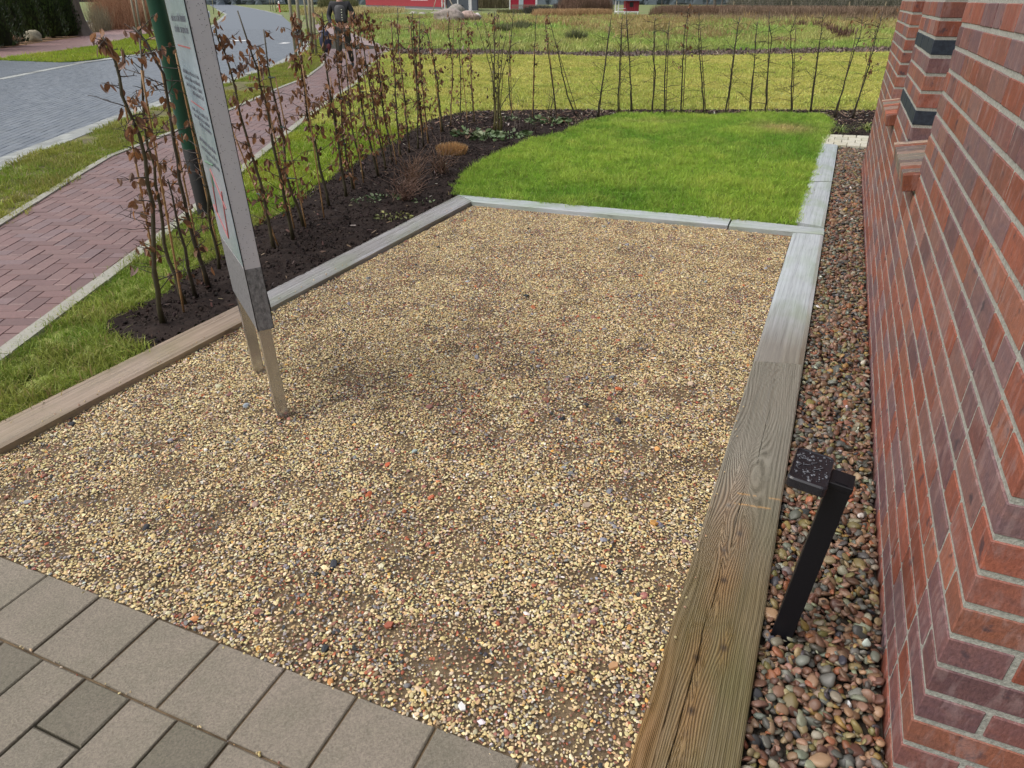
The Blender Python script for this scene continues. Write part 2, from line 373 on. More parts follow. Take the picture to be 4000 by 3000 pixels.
M_STONE = colmat('gravel_stone', 0.7, 0.2, 0.25, 220, 0.2, 0.001, True)
M_PEBBLE = colmat('wet_pebble', 0.38, 0.4, 0.35, 70, 0.25, 0.001, True, (1, 1.6, 1))
M_CRUMB = colmat('soil_crumb', 0.9, 0.12, 0.3, 150, 0.3, 0.001, True)
M_CHIP = colmat('chip', 0.6, 0.4, 0.1, 100, 0.1, 0.001)
# ================================================================ setting: sheets
def sheet(name, P, z, mat, kind='structure'):
    m = MB(); m.poly(P, z); o = m.build(name, mat)
    import bmesh
    bm = bmesh.new(); bm.from_mesh(o.data); bmesh.ops.triangulate(bm, faces=bm.faces[:]); 
    for f in bm.faces:
        if f.normal.z < 0: f.normal_flip()
    bm.to_mesh(o.data); bm.free(); return tag(o, kind=kind)
sheet('ground', [(-400, -60), (400, -60), (400, 900), (-400, 900)], -0.075, M_MEADOW)
# --- outlines
TL_near = ats([(98, 1700), (542, 1481), (944, 1261), (1058, 1199), (1838, 786)]); TL_far = ats([(0, 1641), (325, 1467), (673, 1310), (933, 1185), (1042, 1139), (1780, 762)])
dT = Vector((TL_near[4][0]-TL_near[0][0], TL_near[4][1]-TL_near[0][1])).normalized()
TR_left = ats([(2450, 3000), (2705, 2150), (2857, 1690), (2943, 1410), (3098, 907)]); TR_right = ats([(2891, 3000), (3029, 2100), (3096, 1700), (3138, 1425), (3218, 917)])
PAVE = ats([(0, 2170), (190, 2248), (616, 2411), (1135, 2606), (1758, 2843), (2120, 3000)], -0.03)
dP = Vector((PAVE[5][0]-PAVE[0][0], PAVE[5][1]-PAVE[0][1])).normalized(); nP = Vector((-dP.y, dP.x))   # nP points to the gravel
P0 = Vector(PAVE[0]); PL = P0-dP*1.6; PR = Vector(PAVE[5])+dP*0.45
tl0 = Vector(TL_near[0])-dT*1.6
GRAVEL = [tuple(PL-nP*.004), tuple(PR-nP*.004), TR_left[0], TR_left[3], at(3092, 912), at(2840, 883), at(2200, 826), at(1850, 792), TL_near[3], TL_near[0], tuple(tl0)]
sheet('gravel_bed', [tuple(PL-nP*.3), tuple(PR-nP*.3), at(2700, 3000), at(3150, 895), at(1800, 770), tuple(Vector(TL_far[0])+Vector((0, .0))), tuple(tl0+Vector((-.05, .1)))], -0.034, M_GRIT)
# --- driveway paving: rows of square blocks next to the gravel, then mixed blocks
m = MB(); colsP = [(0.225, 0.198, 0.158), (0.24, 0.21, 0.17), (0.21, 0.188, 0.15), (0.23, 0.203, 0.162)]
def paver(a0, a1, b0, b1, col, J=0.0034):     # a along the edge, b away from the gravel
    q = [P0+dP*a-nP*b for a, b in ((a0+J, b0+J), (a1-J, b0+J), (a1-J, b1-J), (a0+J, b1-J))]
    zt = -0.026+random.uniform(-.0015, .0015); m.prism([tuple(p) for p in q], -0.08, zt, 0.0035, col)
U = 0.221
a = -1.6+0.0
off0 = (Vector(at(190, 2248, -0.03))-P0).dot(dP)
for i in range(-9, 11): paver(off0+i*U, off0+(i+1)*U, 0.0, U, random.choice(colsP))
# further rows: columns of long blocks and half blocks, staggered as in the photo
X0 = (Vector(at(319, 2455, -0.03))-P0).dot(dP); Hh = 0.145; b = U
sm = (0.165, 0.149, 0.115)
colw = [(0.145, 's'), (0.145, 'l')]
cx = X0; k = 0
segs = {0: [(0.145, sm), (0.218, 0), (0.29, 0), (0.145, sm), (0.29, 0), (0.218, 0)], 1: [(0.29, 0), (0.218, 0), (0.145, sm), (0.218, 0), (0.29, 0), (0.145, sm)]}
for col_i in range(-14, 14):
    wd = 0.155; x0 = X0+(col_i-1)*wd; bb = b; L = segs[col_i % 2]; j = 0
    while bb < 1.3:
        ln, cc = L[j % 6]; paver(x0, x0+wd, bb, bb+ln, cc or random.choice(colsP)); bb += ln; j += 1
tag(m.build('driveway_paving', M_PAVER), kind='structure')
sheet('driveway_joint_sand', [tuple(P0-dP*2.2), tuple(P0-dP*2.2-nP*1.6), tuple(P0+dP*2.6-nP*1.6), tuple(P0+dP*2.6)], -0.037, M_JOINT)
# --- pathways of clinker bricks
def herring(name, P, ang, z, mat, cols, L=0.2, W=0.1, J=0.0025, ymax=1e9, mode='herring', origin=(0, 0), ch=0.003, wob=0.001, jit=0.1):
    m = MB(); ca, sa = math.cos(ang), math.sin(ang); ox, oy = origin
    loc = [((x-ox)*ca+(y-oy)*sa, -(x-ox)*sa+(y-oy)*ca) for x, y in P]
    x0, x1 = min(p[0] for p in loc), max(p[0] for p in loc); y0, y1 = min(p[1] for p in loc), max(p[1] for p in loc)
    rects = []
    if mode == 'herring':
        n = int((max(x1-x0, y1-y0))/W)+6; i0 = int(x0//W)-3; j0 = int(y0//W)-3
        for i in range(i0, int(x1//W)+3):
            for j in range(j0, int(y1//W)+3):
                k = (i-j) % 4
                if k == 0: rects.append((i*W, j*W, L, W))
                elif k == 3: rects.append((i*W, j*W, W, L))
    else:
        for j in range(int(y0//W)-1, int(y1//W)+2):
            o_ = (j % 2)*L/2
            for i in range(int(x0//L)-1, int(x1//L)+2): rects.append((i*L+o_, j*W, L, W))
    R = np.array(rects); cxs = R[:, 0]+R[:, 2]/2; cys = R[:, 1]+R[:, 3]/2
    ins = np.zeros((len(R), 4), bool)
    for q, (fx, fy) in enumerate(((0, 0), (1, 0), (1, 1), (0, 1))): ins[:, q] = inpoly(R[:, 0]+fx*R[:, 2], R[:, 1]+fy*R[:, 3], loc)
    near = np.where(ins.any(1))[0]
    for t in near:
        x, y, lw, lh = R[t]
        r = [(x+J, y+J), (x+lw-J, y+J), (x+lw-J, y+lh-J), (x+J, y+lh-J)]
        full = ins[t].all()
        if not full:
            r = clip(loc, r)
            if len(r) < 3: continue
        q = [(ox+a_*ca-b_*sa, oy+a_*sa+b_*ca) for a_, b_ in r]
        if min(p[1] for p in q) > ymax: continue
        c = random.choice(cols); f = 1+random.uniform(-jit, jit); c = (c[0]*f, c[1]*f, c[2]*f)
        m.prism(q, z-0.03, z+random.uniform(-wob, wob), ch if full else 0.0, c)
    return tag(m.build(name, mat), kind='structure')
PATH_R = [(0, 1364), (580, 941), (705, 845), (940, 650), (1203, 443), (1390, 318), (1440, 255), (1488, 212), (1529, 189), (1450, 157), (1340, 118), (1287, 98), (1240, 62)]
PATH_L = [(1222, 58), (1215, 66), (1228, 100), (1262, 150), (1275, 200), (1265, 255), (1200, 304), (1098, 343), (895, 434), (420, 618), (0, 885)]
pr = ats(PATH_R); pl = ats(PATH_L)
p_start_r = (pr[0][0]+0.12, -2.0); p_start_l = (pl[-1][0]+1.15, -2.0)
pr0 = (pr[0][0]+0.03, 1.0); pl0 = (pl[-1][0]+0.55, 2.0)
PATH = [p_start_r, pr0]+pr+pl+[pl0, p_start_l]
sheet('path_joint_sand', PATH, -0.02, M_JOINT)
near_path = [p_start_r, pr0]+pr[:9]+[(-5.0, 27.0)]+pl[3:]+[pl0, p_start_l]
herring('path', near_path, math.radians(93.5), -0.004, M_PATHBRICK, [(0.175, 0.098, 0.088), (0.155, 0.088, 0.08), (0.19, 0.112, 0.10), (0.17, 0.108, 0.104)], origin=pr[0], ymax=27, wob=0.0012)
m = MB(); m.col = (0.26, 0.18, 0.17); m.poly(pr[8:]+pl[:4], -0.006)
far_path = tag(m.build('path_far_stretch', M_PATHBRICK), kind='structure')
def kerb(name, pts, wd, z0, z1, cols, L=1.0, side=1, mat=None, ch=0.006):
    """row of kerb stones along a polyline; side=+1: to the right of the direction"""
    m = MB(); i = 0; P_ = [Vector(p) for p in pts]; seg = []; 
    tot = [0]
    for a_, b_ in zip(P_[:-1], P_[1:]): tot.append(tot[-1]+(b_-a_).length)
    def pos(s_):
        for i_ in range(len(P_)-1):
            if s_ <= tot[i_+1] or i_ == len(P_)-2:
                t_ = (s_-tot[i_])/max(1e-6, tot[i_+1]-tot[i_]); d = (P_[i_+1]-P_[i_]).normalized(); return P_[i_]+(P_[i_+1]-P_[i_])*t_, Vector((d.y, -d.x))
    s_ = 0
    while s_ < tot[-1]-0.02:
        e_ = min(s_+L, tot[-1]); a_, n1 = pos(s_+0.003); b_, n2 = pos(e_-0.003); nn = (n1+n2).normalized()*side*wd
        c = random.choice(cols); m.prism([tuple(a_), tuple(b_), tuple(b_+nn), tuple(a_+nn)], z0, z1+random.uniform(-.001, .001), ch, c); s_ = e_
    return tag(m.build(name, mat or M_CONC), kind='structure')
CK = [(0.30, 0.29, 0.24), (0.27, 0.265, 0.22), (0.32, 0.31, 0.26)]
kerb('path_edging', [p_start_r, pr0]+pr[:9], 0.088, -0.12, 0.008, CK, 1.0, 1)
kerb('path_edging', [p_start_l, pl0]+pl[::-1][:8], 0.07, -0.12, 0.008, CK, 1.0, -1)
# --- road
ROAD_R = ats([(0, 613), (521, 423), (879, 312), (1080, 243), (1160, 200), (1176, 160), (1166, 122), (1101, 61), (1031, 42), (966, 29), (900, 18)], -0.04)
ROAD_L = ats([(819, 15), (819, 20), (849, 36), (889, 56), (850, 94), (780, 136), (600, 206), (434, 232), (325, 247), (0, 312)], -0.04)
ROAD = [(ROAD_R[0][0]+1.2, 1.0)]+ROAD_R+ROAD_L+[(ROAD_L[-1][0]-3.0, 9.0), (-9.5, 1.0)]
RN = [p for p in ROAD if p[1] < 46]
cr = [(0.13, 0.15, 0.175), (0.145, 0.165, 0.19), (0.115, 0.135, 0.16), (0.13, 0.15, 0.17)]
sheet('road_joint_sand', ROAD, -0.058, M_JOINT)
RN = [(ROAD_R[0][0]+1.2, 1.0)]+ROAD_R[:7]+[at(1162, 113, -.04), at(822, 113, -.04)]+[p for p in ROAD_L if p[1] < 46]+[(ROAD_L[-1][0]-3.0, 9.0), (-9.5, 1.0)]
herring('road', RN, math.radians(100), -0.045, M_ROADBRICK, cr, mode='bond', J=0.003, wob=0.0015, L=0.2, W=0.1)
RF = [at(1162, 113.5, -.04)]+ROAD_R[7:]+ROAD_L[:5]+[at(822, 113.5, -.04)]
m = MB(); m.col = (0.12, 0.14, 0.165); m.poly(RF, -0.047); tag(m.build('road_far_stretch', M_ROADBRICK), kind='structure')
GC = [(0.29, 0.30, 0.28), (0.22, 0.23, 0.215), (0.34, 0.355, 0.33), (0.26, 0.275, 0.26)]
rr = [(ROAD_R[0][0]+1.2, 1.0)]+ROAD_R
# near gutter: two rows of pale blocks
def off_line(pts, d):
    out = []; P_ = [Vector(p) for p in pts]
    for i_, p in enumerate(P_):
        t_ = (P_[min(i_+1, len(P_)-1)]-P_[max(i_-1, 0)]).normalized(); out.append(tuple(p+Vector((t_.y, -t_.x))*d))
    return out
kerb('gutter', rr[:7], 0.15, -0.12, -0.044, GC, 0.10, 1, ch=0.003)
kerb('gutter', off_line(rr[:7], 0.156), 0.15, -0.12, -0.030, GC, 0.20, 1, ch=0.003)
kerb('road_kerb', off_line(rr[:7], 0.305), 0.10, -0.12, -0.008, GC, 1.0, 1)
kerb('road_kerb', rr[8:], 0.2, -0.12, -0.02, GC, 1.5, 1)
kerb('road_kerb', ROAD_L[2:-1], 0.28, -0.12, -0.03, GC, 1.2, 1)
kerb('road_kerb', [ROAD_L[-2], ROAD_L[-1], (ROAD_L[-1][0]-3.0, 9.0)], 0.22, -0.12, -0.038, GC, 0.5, 1)
BAY = ats([(325, 241), (434, 226), (240, 246), (0, 236), (-400, 230), (-900, 500), (0, 304)], -0.03)
BAY = [at(325, 240, -.03), at(434, 228, -.03), at(270, 243, -.03), at(0, 235, -.03), (-24, 21.0), (-22, 12.0), (ROAD_L[-1][0]-3.2, 9.0), at(0, 303, -.03)]
herring('parking_bay', BAY, math.radians(45), -0.035, M_ROADBRICK, cr, J=0.004)
m = MB(); m.col = (0.75, 0.75, 0.73)
for (xa, xb, yy) in ((905, 968, 158), (1098, 1128, 168)):
    a_, b_ = at(xa, yy, -.04), at(xb, yy, -.04); m.poly([(a_[0], a_[1]-.35), (b_[0], b_[1]-.35), (b_[0], b_[1]+.35), (a_[0], a_[1]+.35)], -0.0395)
tag(m.build('road_marking', colmat('white_road_paint', 0.5, 0.4, 0.08, 30, 0)), kind='structure')
# --- far footpath and verge beyond the road
FP = ats([(0, 228), (200, 205), (380, 178), (470, 158), (560, 135), (600, 118), (560, 96), (520, 103), (400, 122), (300, 146), (160, 166), (0, 190)], -0.02)
FP = [(-24, 22.0)]+FP+[(-30, 27.5)]
herring('far_footpath', FP, math.radians(60), -0.02, M_PATHBRICK, [(0.27, 0.17, 0.16), (0.25, 0.155, 0.145)], L=0.24, W=0.12, J=0.004)
VERGE_FAR = ats([(-20, 232), (0, 231), (200, 207), (380, 180), (470, 160), (560, 138), (640, 125), (720, 120), (780, 132), (640, 187), (560, 207), (434, 222), (330, 235), (240, 242), (0, 233)], -0.02)
sheet('verge', VERGE_FAR, -0.028, M_LAWNBASE)
LITTER = ats([(0, 193), (160, 168), (300, 148), (400, 124), (520, 105), (560, 97), (540, 80), (380, 90), (200, 120), (0, 150)], -0.02)
sheet('leaf_litter_strip', LITTER, -0.03, M_LITTER)
VERGE = off_line(rr[:8], 0.41)
vg = [VERGE[0]]+VERGE[1:8]+ats([(1205, 110), (1222, 130), (1255, 160), (1262, 200), (1250, 252), (1190, 300), (1090, 338), (885, 430), (410, 612), (0, 876)])+[(pl0[0]-.07, 2.0), (p_start_l[0]-.07, -2.0), (VERGE[0][0], -2.0)]
sheet('verge', vg, -0.012, M_VERGEBASE)
# --- lawns
LAWN = ats([(1783, 757), (1776, 730), (1814, 678), (1920, 610), (2085, 546), (2200, 521), (2303, 477), (2400, 447), (2560, 444), (2742, 452), (3014, 442), (3203, 448), (3247, 475), (3232, 521), (3203, 556), (3157, 711), (3103, 873), (2856, 854), (2200, 797)])
sheet('lawn', LAWN, -0.012, M_LAWNBASE)
kl = off_line([p_start_r, pr0]+pr[:9], 0.078)
BED = ats([(401, 1283), (440, 1240), (542, 1185), (651, 1147), (732, 1060), (895, 974), (992, 877), (1106, 829), (1226, 725), (1388, 633), (1578, 525), (1690, 462), (1814, 434), (2200, 426), (2471, 428), (3000, 427), (3440, 430), (3500, 433), (3388, 560), (3392, 532), (3210, 526), (3232, 521), (3247, 475), (3203, 448), (3014, 442), (2742, 450), (2560, 444), (2400, 447), (2303, 477), (2200, 521), (2085, 546), (1920, 610), (1814, 678), (1776, 730), (1780, 762), (1042, 1139), (933, 1185), (673, 1310), (560, 1360)])
STRIP_TOP = ats([(1529, 187), (1800, 191), (2200, 200), (2600, 197), (3000, 190), (3460, 182)]); STRIP_BOT = ats([(1536, 212), (1800, 214), (2200, 214), (2417, 222), (2905, 214), (3460, 202)])
st_end = (STRIP_TOP[-1][0]+14, STRIP_TOP[-1][1]+1.5); sb_end = (STRIP_BOT[-1][0]+14, STRIP_BOT[-1][1]+1.5)
sheet('mulch_strip', STRIP_TOP+[st_end, sb_end]+STRIP_BOT[::-1], -0.03, M_MULCH)
ML = kl+STRIP_BOT+[sb_end, (16, 11.0)]+ats([(3500, 431), (3440, 429), (3000, 427), (2471, 428), (2200, 426), (1814, 434), (1690, 462), (1578, 525), (1388, 633), (1226, 725), (1106, 829), (992, 877), (895, 974), (732, 1060), (651, 1147), (542, 1185), (401, 1283), (560, 1360)])+[TL_far[1], TL_far[0], tuple(Vector(TL_far[0])-dT*1.8), (-2.4, -2)]
ML = [p for p in ML]
sheet('side_lawn', ML, -0.02, M_YLAWNBASE)
# --- soil bed as real relief
def relief(name, P, z0, amp, step, mat, seed=3, y_fine=None):
    xs = [p[0] for p in P]; ys = [p[1] for p in P]
    gx = np.arange(min(xs), max(xs)+step, step); gy = np.arange(min(ys), max(ys)+step, step); X, Y = np.meshgrid(gx, gy)
    inside = inpoly(X, Y, P)
    Z = z0+amp*((fbm(X, Y, seed, 7, 3)-.5)*1.6+(fbm(X, Y, seed+5, 34, 2)-.5)*0.9)
    idx = -np.ones(X.shape, int); fc = inside[:-1, :-1] | inside[1:, :-1] | inside[:-1, 1:] | inside[1:, 1:]
    use = np.zeros(X.shape, bool); use[:-1, :-1] |= fc; use[1:, :-1] |= fc; use[:-1, 1:] |= fc; use[1:, 1:] |= fc
    idx[use] = np.arange(use.sum()); V = np.stack([X[use], Y[use], Z[use]], 1)
    a_ = idx[:-1, :-1][fc]; b_ = idx[:-1, 1:][fc]; c_ = idx[1:, 1:][fc]; e_ = idx[1:, :-1][fc]
    me = bpy.data.meshes.new(name); me.from_pydata(V.tolist(), [], np.stack([a_, b_, c_, e_], 1).tolist()); me.materials.append(mat)
    me.polygons.foreach_set('use_smooth', [True]*len(me.polygons)); o = bpy.data.objects.new(name, me); COL.objects.link(o); return tag(o, kind='structure')
relief('soil_bed', BED, -0.006, 0.022, 0.022, M_SOIL)
PEB = [at(2896, 3000, -.03), at(3033, 2100, -.03), at(3100, 1700, -.03), at(3142, 1425, -.03), at(3222, 905, -.03), at(3253, 711, -.03), at(3276, 572, -.03), at(3392, 577, -.03), at(3384, 640, -.03)]
WA = math.atan(0.432); WC = Vector((0.853, 0.94)); WE = Vector((math.sin(WA), math.cos(WA))); WN = Vector((-math.cos(WA), math.sin(WA)))
PEB = PEB[:7]+[at(3392, 574, -.03), tuple(WC+WE*7.45-WN*.3), tuple(WC+WE*6.96-WN*.3), tuple(WC+WE*6.96+WN*.004), tuple(WC+WN*.004), tuple(WC-WE*.6-WN*.1), (PEB[0][0]-.05, PEB[0][1]-.25)]
sheet('pebble_bed', PEB, -0.05, M_PEBBASE)
sheet('pebble_bed_front', [(PEB[0][0]-.2, .1), (2.2, .1), (2.2, .6), (PEB[-1][0]+.5, PEB[-1][1]+.1), PEB[-1]], -0.052, M_PEBBASE)
# ================================================================ scattered stuff
# gravel
x, y = scatter_pts(GRAVEL, 0, spacing=0.0077)
dist = np.hypot(x, y); pat = fbm(x, y, 111, 2.6, 4); fine = fbm(x, y, 131, 9, 3)
edge_d = (np.stack([x, y], 1)-np.array(P0)) @ np.array(nP)
dens = np.clip(0.93-(pat-.5)*0.3-(fine-.5)*1.1, 0.62, 1.0)
dens = np.clip(dens+0.25*np.clip((y-2.6)/2.0, 0, 1), 0, 1)
k = RNG.random(x.size) < dens; x, y, pat, fine = x[k], y[k], pat[k], fine[k]; N = x.size
GCOL = [(0.60, 0.47, 0.24), (0.66, 0.54, 0.31), (0.46, 0.34, 0.17), (0.64, 0.56, 0.38), (0.30, 0.22, 0.13), (0.27, 0.13, 0.095), (0.34, 0.11, 0.06), (0.20, 0.19, 0.19), (0.05, 0.055, 0.06), (0.58, 0.33, 0.09), (0.38, 0.33, 0.28), (0.7, 0.67, 0.6)]
c, _ = palette(N, GCOL, [25, 20, 14, 9, 9, 3.5, 1.6, 3.5, 1.5, 1.2, 5, 1])
red = (RNG.random(N) < np.clip((fbm(x, y, 114, 4.5, 4)-0.50)*2.2+.06, 0.04, 0.42)); c2, _ = palette(N, GCOL[4:9]+[GCOL[10]], [6, 5, 2.2, 4, 1.5, 4]); c[red] = c2[red]
s_ = 0.0042*RNG.lognormal(0, 0.26, N); s_ = np.clip(s_, 0.0022, 0.0095)
s_ *= 1-0.2*np.clip((fine-0.55)*4, 0, 1)
sc3 = np.stack([s_*RNG.uniform(.9, 1.4, N), s_*RNG.uniform(.85, 1.2, N), s_*RNG.uniform(.4, .75, N)], 1)
rot = np.stack([RNG.normal(0, .24, N), RNG.normal(0, .24, N), RNG.uniform(0, 6.28, N)], 1)
z = -0.0275+s_*RNG.uniform(0.1, 1.0, N)+0.004*(fbm(x, y, 5, 1.6, 2)-.5)
ST_ = [stone_template(100+i) for i in range(10)]
scatter('gravel', M_STONE, ST_, np.stack([x, y, z], 1), rot, sc3, c, RNG.integers(0, 10, N), label='pale yellow gravel with red and dark stones')
# larger mixed stones in the gravel
x, y = scatter_pts(GRAVEL, 170); N = x.size; pk = fbm(x, y, 11, 2.2, 4); k = RNG.random(N) < np.clip((pk-.3)*3, .15, 1); x, y = x[k], y[k]; N = x.size
c, _ = palette(N, [(0.27, 0.13, 0.10), (0.42, 0.12, 0.055), (0.17, 0.17, 0.18), (0.04, 0.045, 0.05), (0.48, 0.40, 0.28), (0.30, 0.20, 0.17), (0.3, 0.31, 0.33), (0.55, 0.27, 0.1)], [9, 4, 6, 5, 6, 6, 4, 1.2])
s_ = np.clip(0.0075*RNG.lognormal(0, 0.36, N), 0.0045, 0.017)
rot = np.stack([RNG.normal(0, .3, N), RNG.normal(0, .3, N), RNG.uniform(0, 6.28, N)], 1)
scatter('coarse_gravel', M_STONE, [stone_template(300+i, 0.3, 2, 0.65) for i in range(8)], np.stack([x, y, -0.030+s_*.35], 1), rot, s_, c, RNG.integers(0, 8, N), label='larger red, grey and black stones among the gravel')
# grit spilled along paving joints
N = 230; a_ = RNG.uniform(-1.0, 2.3, N); bq = np.where(RNG.random(N) < .55, RNG.normal(0.0, .008, N), RNG.normal(U, .004, N)); q = np.array(P0)+a_[:, None]*np.array(dP)-bq[:, None]*np.array(nP)
c, _ = palette(N, GCOL, [25, 20, 14, 9, 9, 3.5, 1.6, 3.5, 1.5, 1.2, 5, 1]); s_ = np.clip(0.0035*RNG.lognormal(0, .3, N), .002, .006)
scatter('spilled_grit', M_STONE, ST_, np.column_stack([q, np.full(N, -0.026)]), RNG.uniform(0, 6, (N, 3)), s_, c, RNG.integers(0, 10, N), label='single gravel stones lying in the paving joints')
# pebbles along the wall
PC = [(0.185, 0.105, 0.07), (0.115, 0.058, 0.038), (0.26, 0.16, 0.10), (0.11, 0.11, 0.095), (0.15, 0.15, 0.125), (0.175, 0.145, 0.06), (0.25, 0.19, 0.10), (0.07, 0.068, 0.056), (0.26, 0.10, 0.05), (0.28, 0.18, 0.06), (0.42, 0.40, 0.34), (0.22, 0.19, 0.14), (0.045, 0.045, 0.05), (0.65, 0.63, 0.58), (0.21, 0.22, 0.15)]
PW = [14, 12, 11, 7, 5, 7, 4, 7, 4.5, 2.2, .8, 6, 4, 0.25, 2.5]
PT = [pebble_template(500+i) for i in range(14)]
XS = []; 
for lay in range(3):
    x, y = scatter_pts(PEB, 0, spacing=0.0215 if lay < 2 else 0.034); N = x.size
    s_ = np.clip(0.0122*RNG.lognormal(0, 0.30, N), 0.006, 0.022); XS.append(np.column_stack([x, y, -0.040+0.0095*lay+RNG.uniform(-.004, .004, N), s_]))
A = np.concatenate(XS); N = len(A)
# keep off the wall and the timber edge
lw = (A[:, :2]-np.array(WC)) @ np.array(WN); lsx = (A[:, :2]-np.array(WC)) @ np.array(WE); k = (lw > A[:, 3]*.7) | (A[:, 1] < .9) | (lsx > 6.97); A = A[k]; N = len(A)
c, _ = palette(N, PC, PW, 0.16)
rot = np.stack([RNG.normal(0, .5, N), RNG.normal(0, .5, N), RNG.uniform(0, 6.28, N)], 1)
scatter('pebbles', M_PEBBLE, PT, A[:, :3], rot, A[:, 3], c, RNG.integers(0, 14, N), smooth=True, label='rounded wet pebbles in red, grey and ochre along the brick wall')
# pebbles before the house front
fr = [(PEB[0][0]-.1, .3), (2.0, .3), (2.0, .42), tuple(WC-WE*.02), tuple(WC-WE*.02+WN*.25)]
# soil crumbs and debris
x, y = scatter_pts(BED, 1500); N = x.size; c, _ = palette(N, [(0.03, 0.022, 0.02), (0.045, 0.033, 0.03), (0.02, 0.016, 0.015)], [1, 1, 1]); s_ = np.clip(0.006*RNG.lognormal(0, .45, N), .002, .016)
scatter('soil_crumbs', M_CRUMB, [stone_template(700+i) for i in range(6)], np.column_stack([x, y, np.full(N, -0.004)+s_*.3]), RNG.uniform(0, 6, (N, 3)), s_, c, RNG.integers(0, 6, N), label='dark crumbs of wet soil in the planting bed')
x, y = scatter_pts(BED, 230); N = x.size; back = np.clip((y-9.5)/1.0, 0, 1); k = RNG.random(N) < (0.13+0.87*back); x, y = x[k], y[k]; N = x.size
c, _ = palette(N, [(0.16, 0.11, 0.08), (0.26, 0.20, 0.14), (0.10, 0.06, 0.05), (0.35, 0.32, 0.28), (0.13, 0.10, 0.09)], [5, 3, 4, 1, 4]); s_ = np.clip(0.012*RNG.lognormal(0, .4, N), .004, .03)*(1+.4*np.clip((y-9.5), 0, 1))
scatter('bark_chips', M_CRUMB, [stone_template(720+i, .3, 1, .22) for i in range(6)], np.column_stack([x, y, np.full(N, 0.006)]), np.stack([RNG.normal(0, .35, N), RNG.normal(0, .35, N), RNG.uniform(0, 6, N)], 1), np.stack([s_*1.5, s_*.5, s_], 1), c, RNG.integers(0, 6, N), label='bark chips and dead leaves scattered on the soil')
SX = STRIP_TOP+[st_end, sb_end]+STRIP_BOT[::-1]
x, y = scatter_pts(SX, 55); N = x.size; c, _ = palette(N, [(0.16, 0.12, 0.10), (0.24, 0.19, 0.15), (0.08, 0.06, 0.05)], [3, 2, 3]); s_ = 0.05*RNG.lognormal(0, .3, N)
scatter('mulch_chips', M_CRUMB, [stone_template(740+i, .3, 1, .3) for i in range(4)], np.column_stack([x, y, np.full(N, -0.02)]), RNG.uniform(0, 6, (N, 3)), np.stack([s_*1.3, s_*.6, s_*.6], 1), c, RNG.integers(0, 4, N), label='coarse wood chips on the mulch strip across the field')
# grass
def fringe(P, sd, per_m):
    X_ = []
    for i in range(len(P)):
        a_, b_ = np.array(P[i]), np.array(P[(i+1) % len(P)]); n_ = int(np.hypot(*(b_-a_))*per_m)
        if n_ > 0 and n_ < 6000: t_ = RNG.random((n_, 1)); X_.append(a_+(b_-a_)*t_+RNG.normal(0, sd, (n_, 2)))
    X_ = np.concatenate(X_); return X_[:, 0], X_[:, 1]
def grass(name, P, dens, h, w_, cA, cB, holes=(), n=16, spread=0.035, lean=0.5, z=-0.012, seed=0, label=None, seg=3, patch=1.0, cC=None, hvar=0.3, keep=None, fr=None, dry=None):
    x, y = scatter_pts(P, dens, holes)
    if fr: fx_, fy_ = fringe(P, *fr); x = np.concatenate([x, fx_]); y = np.concatenate([y, fy_])
    N = x.size
    if keep is not None: k_ = keep(x, y); x, y = x[k_], y[k_]; N = x.size
    f = np.clip((fbm(x, y, seed+40, patch, 4)-.3)*2.2, 0, 1)[:, None]; f2 = np.clip((fbm(x, y, seed+77, patch*4, 3)-.35)*2.5, 0, 1)[:, None]
    c = np.array(cA)*(1-f)+np.array(cB)*f
    if cC is not None: c = c*(1-f2*.5)+np.array(cC)*f2*.5
    if dry is not None: q = np.clip(dry(x, y), 0, 1)[:, None]; c = c*(1-q)+np.array((0.46, 0.40, 0.20))*q
    c = c*(1+.20*RNG.standard_normal((N, 1))); c = np.clip(c, .01, .6)
    T = [tuft_template(seed*10+i, n, h, w_, spread, lean, seg) for i in range(7)]
    s_ = np.clip(1+hvar*RNG.standard_normal(N), .45, 1.8)*(0.8+0.5*f2[:, 0])
    return scatter(name, M_GRASS, T, np.column_stack([x, y, np.full(N, z)]), np.column_stack([RNG.normal(0, .12, N), RNG.normal(0, .12, N), RNG.uniform(0, 6.28, N)]), s_, c, RNG.integers(0, 7, N), label=label)
BEDIN = [tuple(p) for p in BED]
DRYC = [at(3060, 500), at(2550, 475)]
grass('lawn_grass', LAWN, 1500, 0.042, 0.0026, (0.165, 0.335, 0.045), (0.30, 0.48, 0.075), n=18, spread=0.03, lean=0.75, seed=1, cC=(0.44, 0.56, 0.13), label='short bright green lawn behind the gravel',
      fr=(.022, 60), dry=lambda x, y: 1.1*np.exp(-(((x-DRYC[0][0])/.36)**2+((y-DRYC[0][1])/.40)**2))+.45*np.exp(-(((x-DRYC[1][0])/.5)**2+((y-DRYC[1][1])/.2)**2)),
      keep=lambda x, y: RNG.random(x.size) > 0.5*np.exp(-(((x-DRYC[0][0])/.42)**2+((y-DRYC[0][1])/.45)**2)))
NEARL = [p for p in ML]
nearcut = lambda a_, b_: (lambda x, y: (y >= a_) & (y < b_))
grass('side_lawn_grass', ML, 1300, 0.042, 0.0022, (0.15, 0.26, 0.035), (0.23, 0.32, 0.055), n=16, spread=0.035, lean=0.9, z=-0.015, seed=2, cC=(0.30, 0.29, 0.10), label='longer green grass between the path edging and the timber', fr=(.03, 90), keep=lambda x, y: (y > 1.5) & (y < 5.5) & (x > -4) & (x < 1) & ~inpoly(x, y, PATH) & ~(inpoly(x, y, BEDIN)) & (((np.stack([x, y], -1)-np.array(TL_far[0])) @ np.array((-dT.y, dT.x))) > -.02))
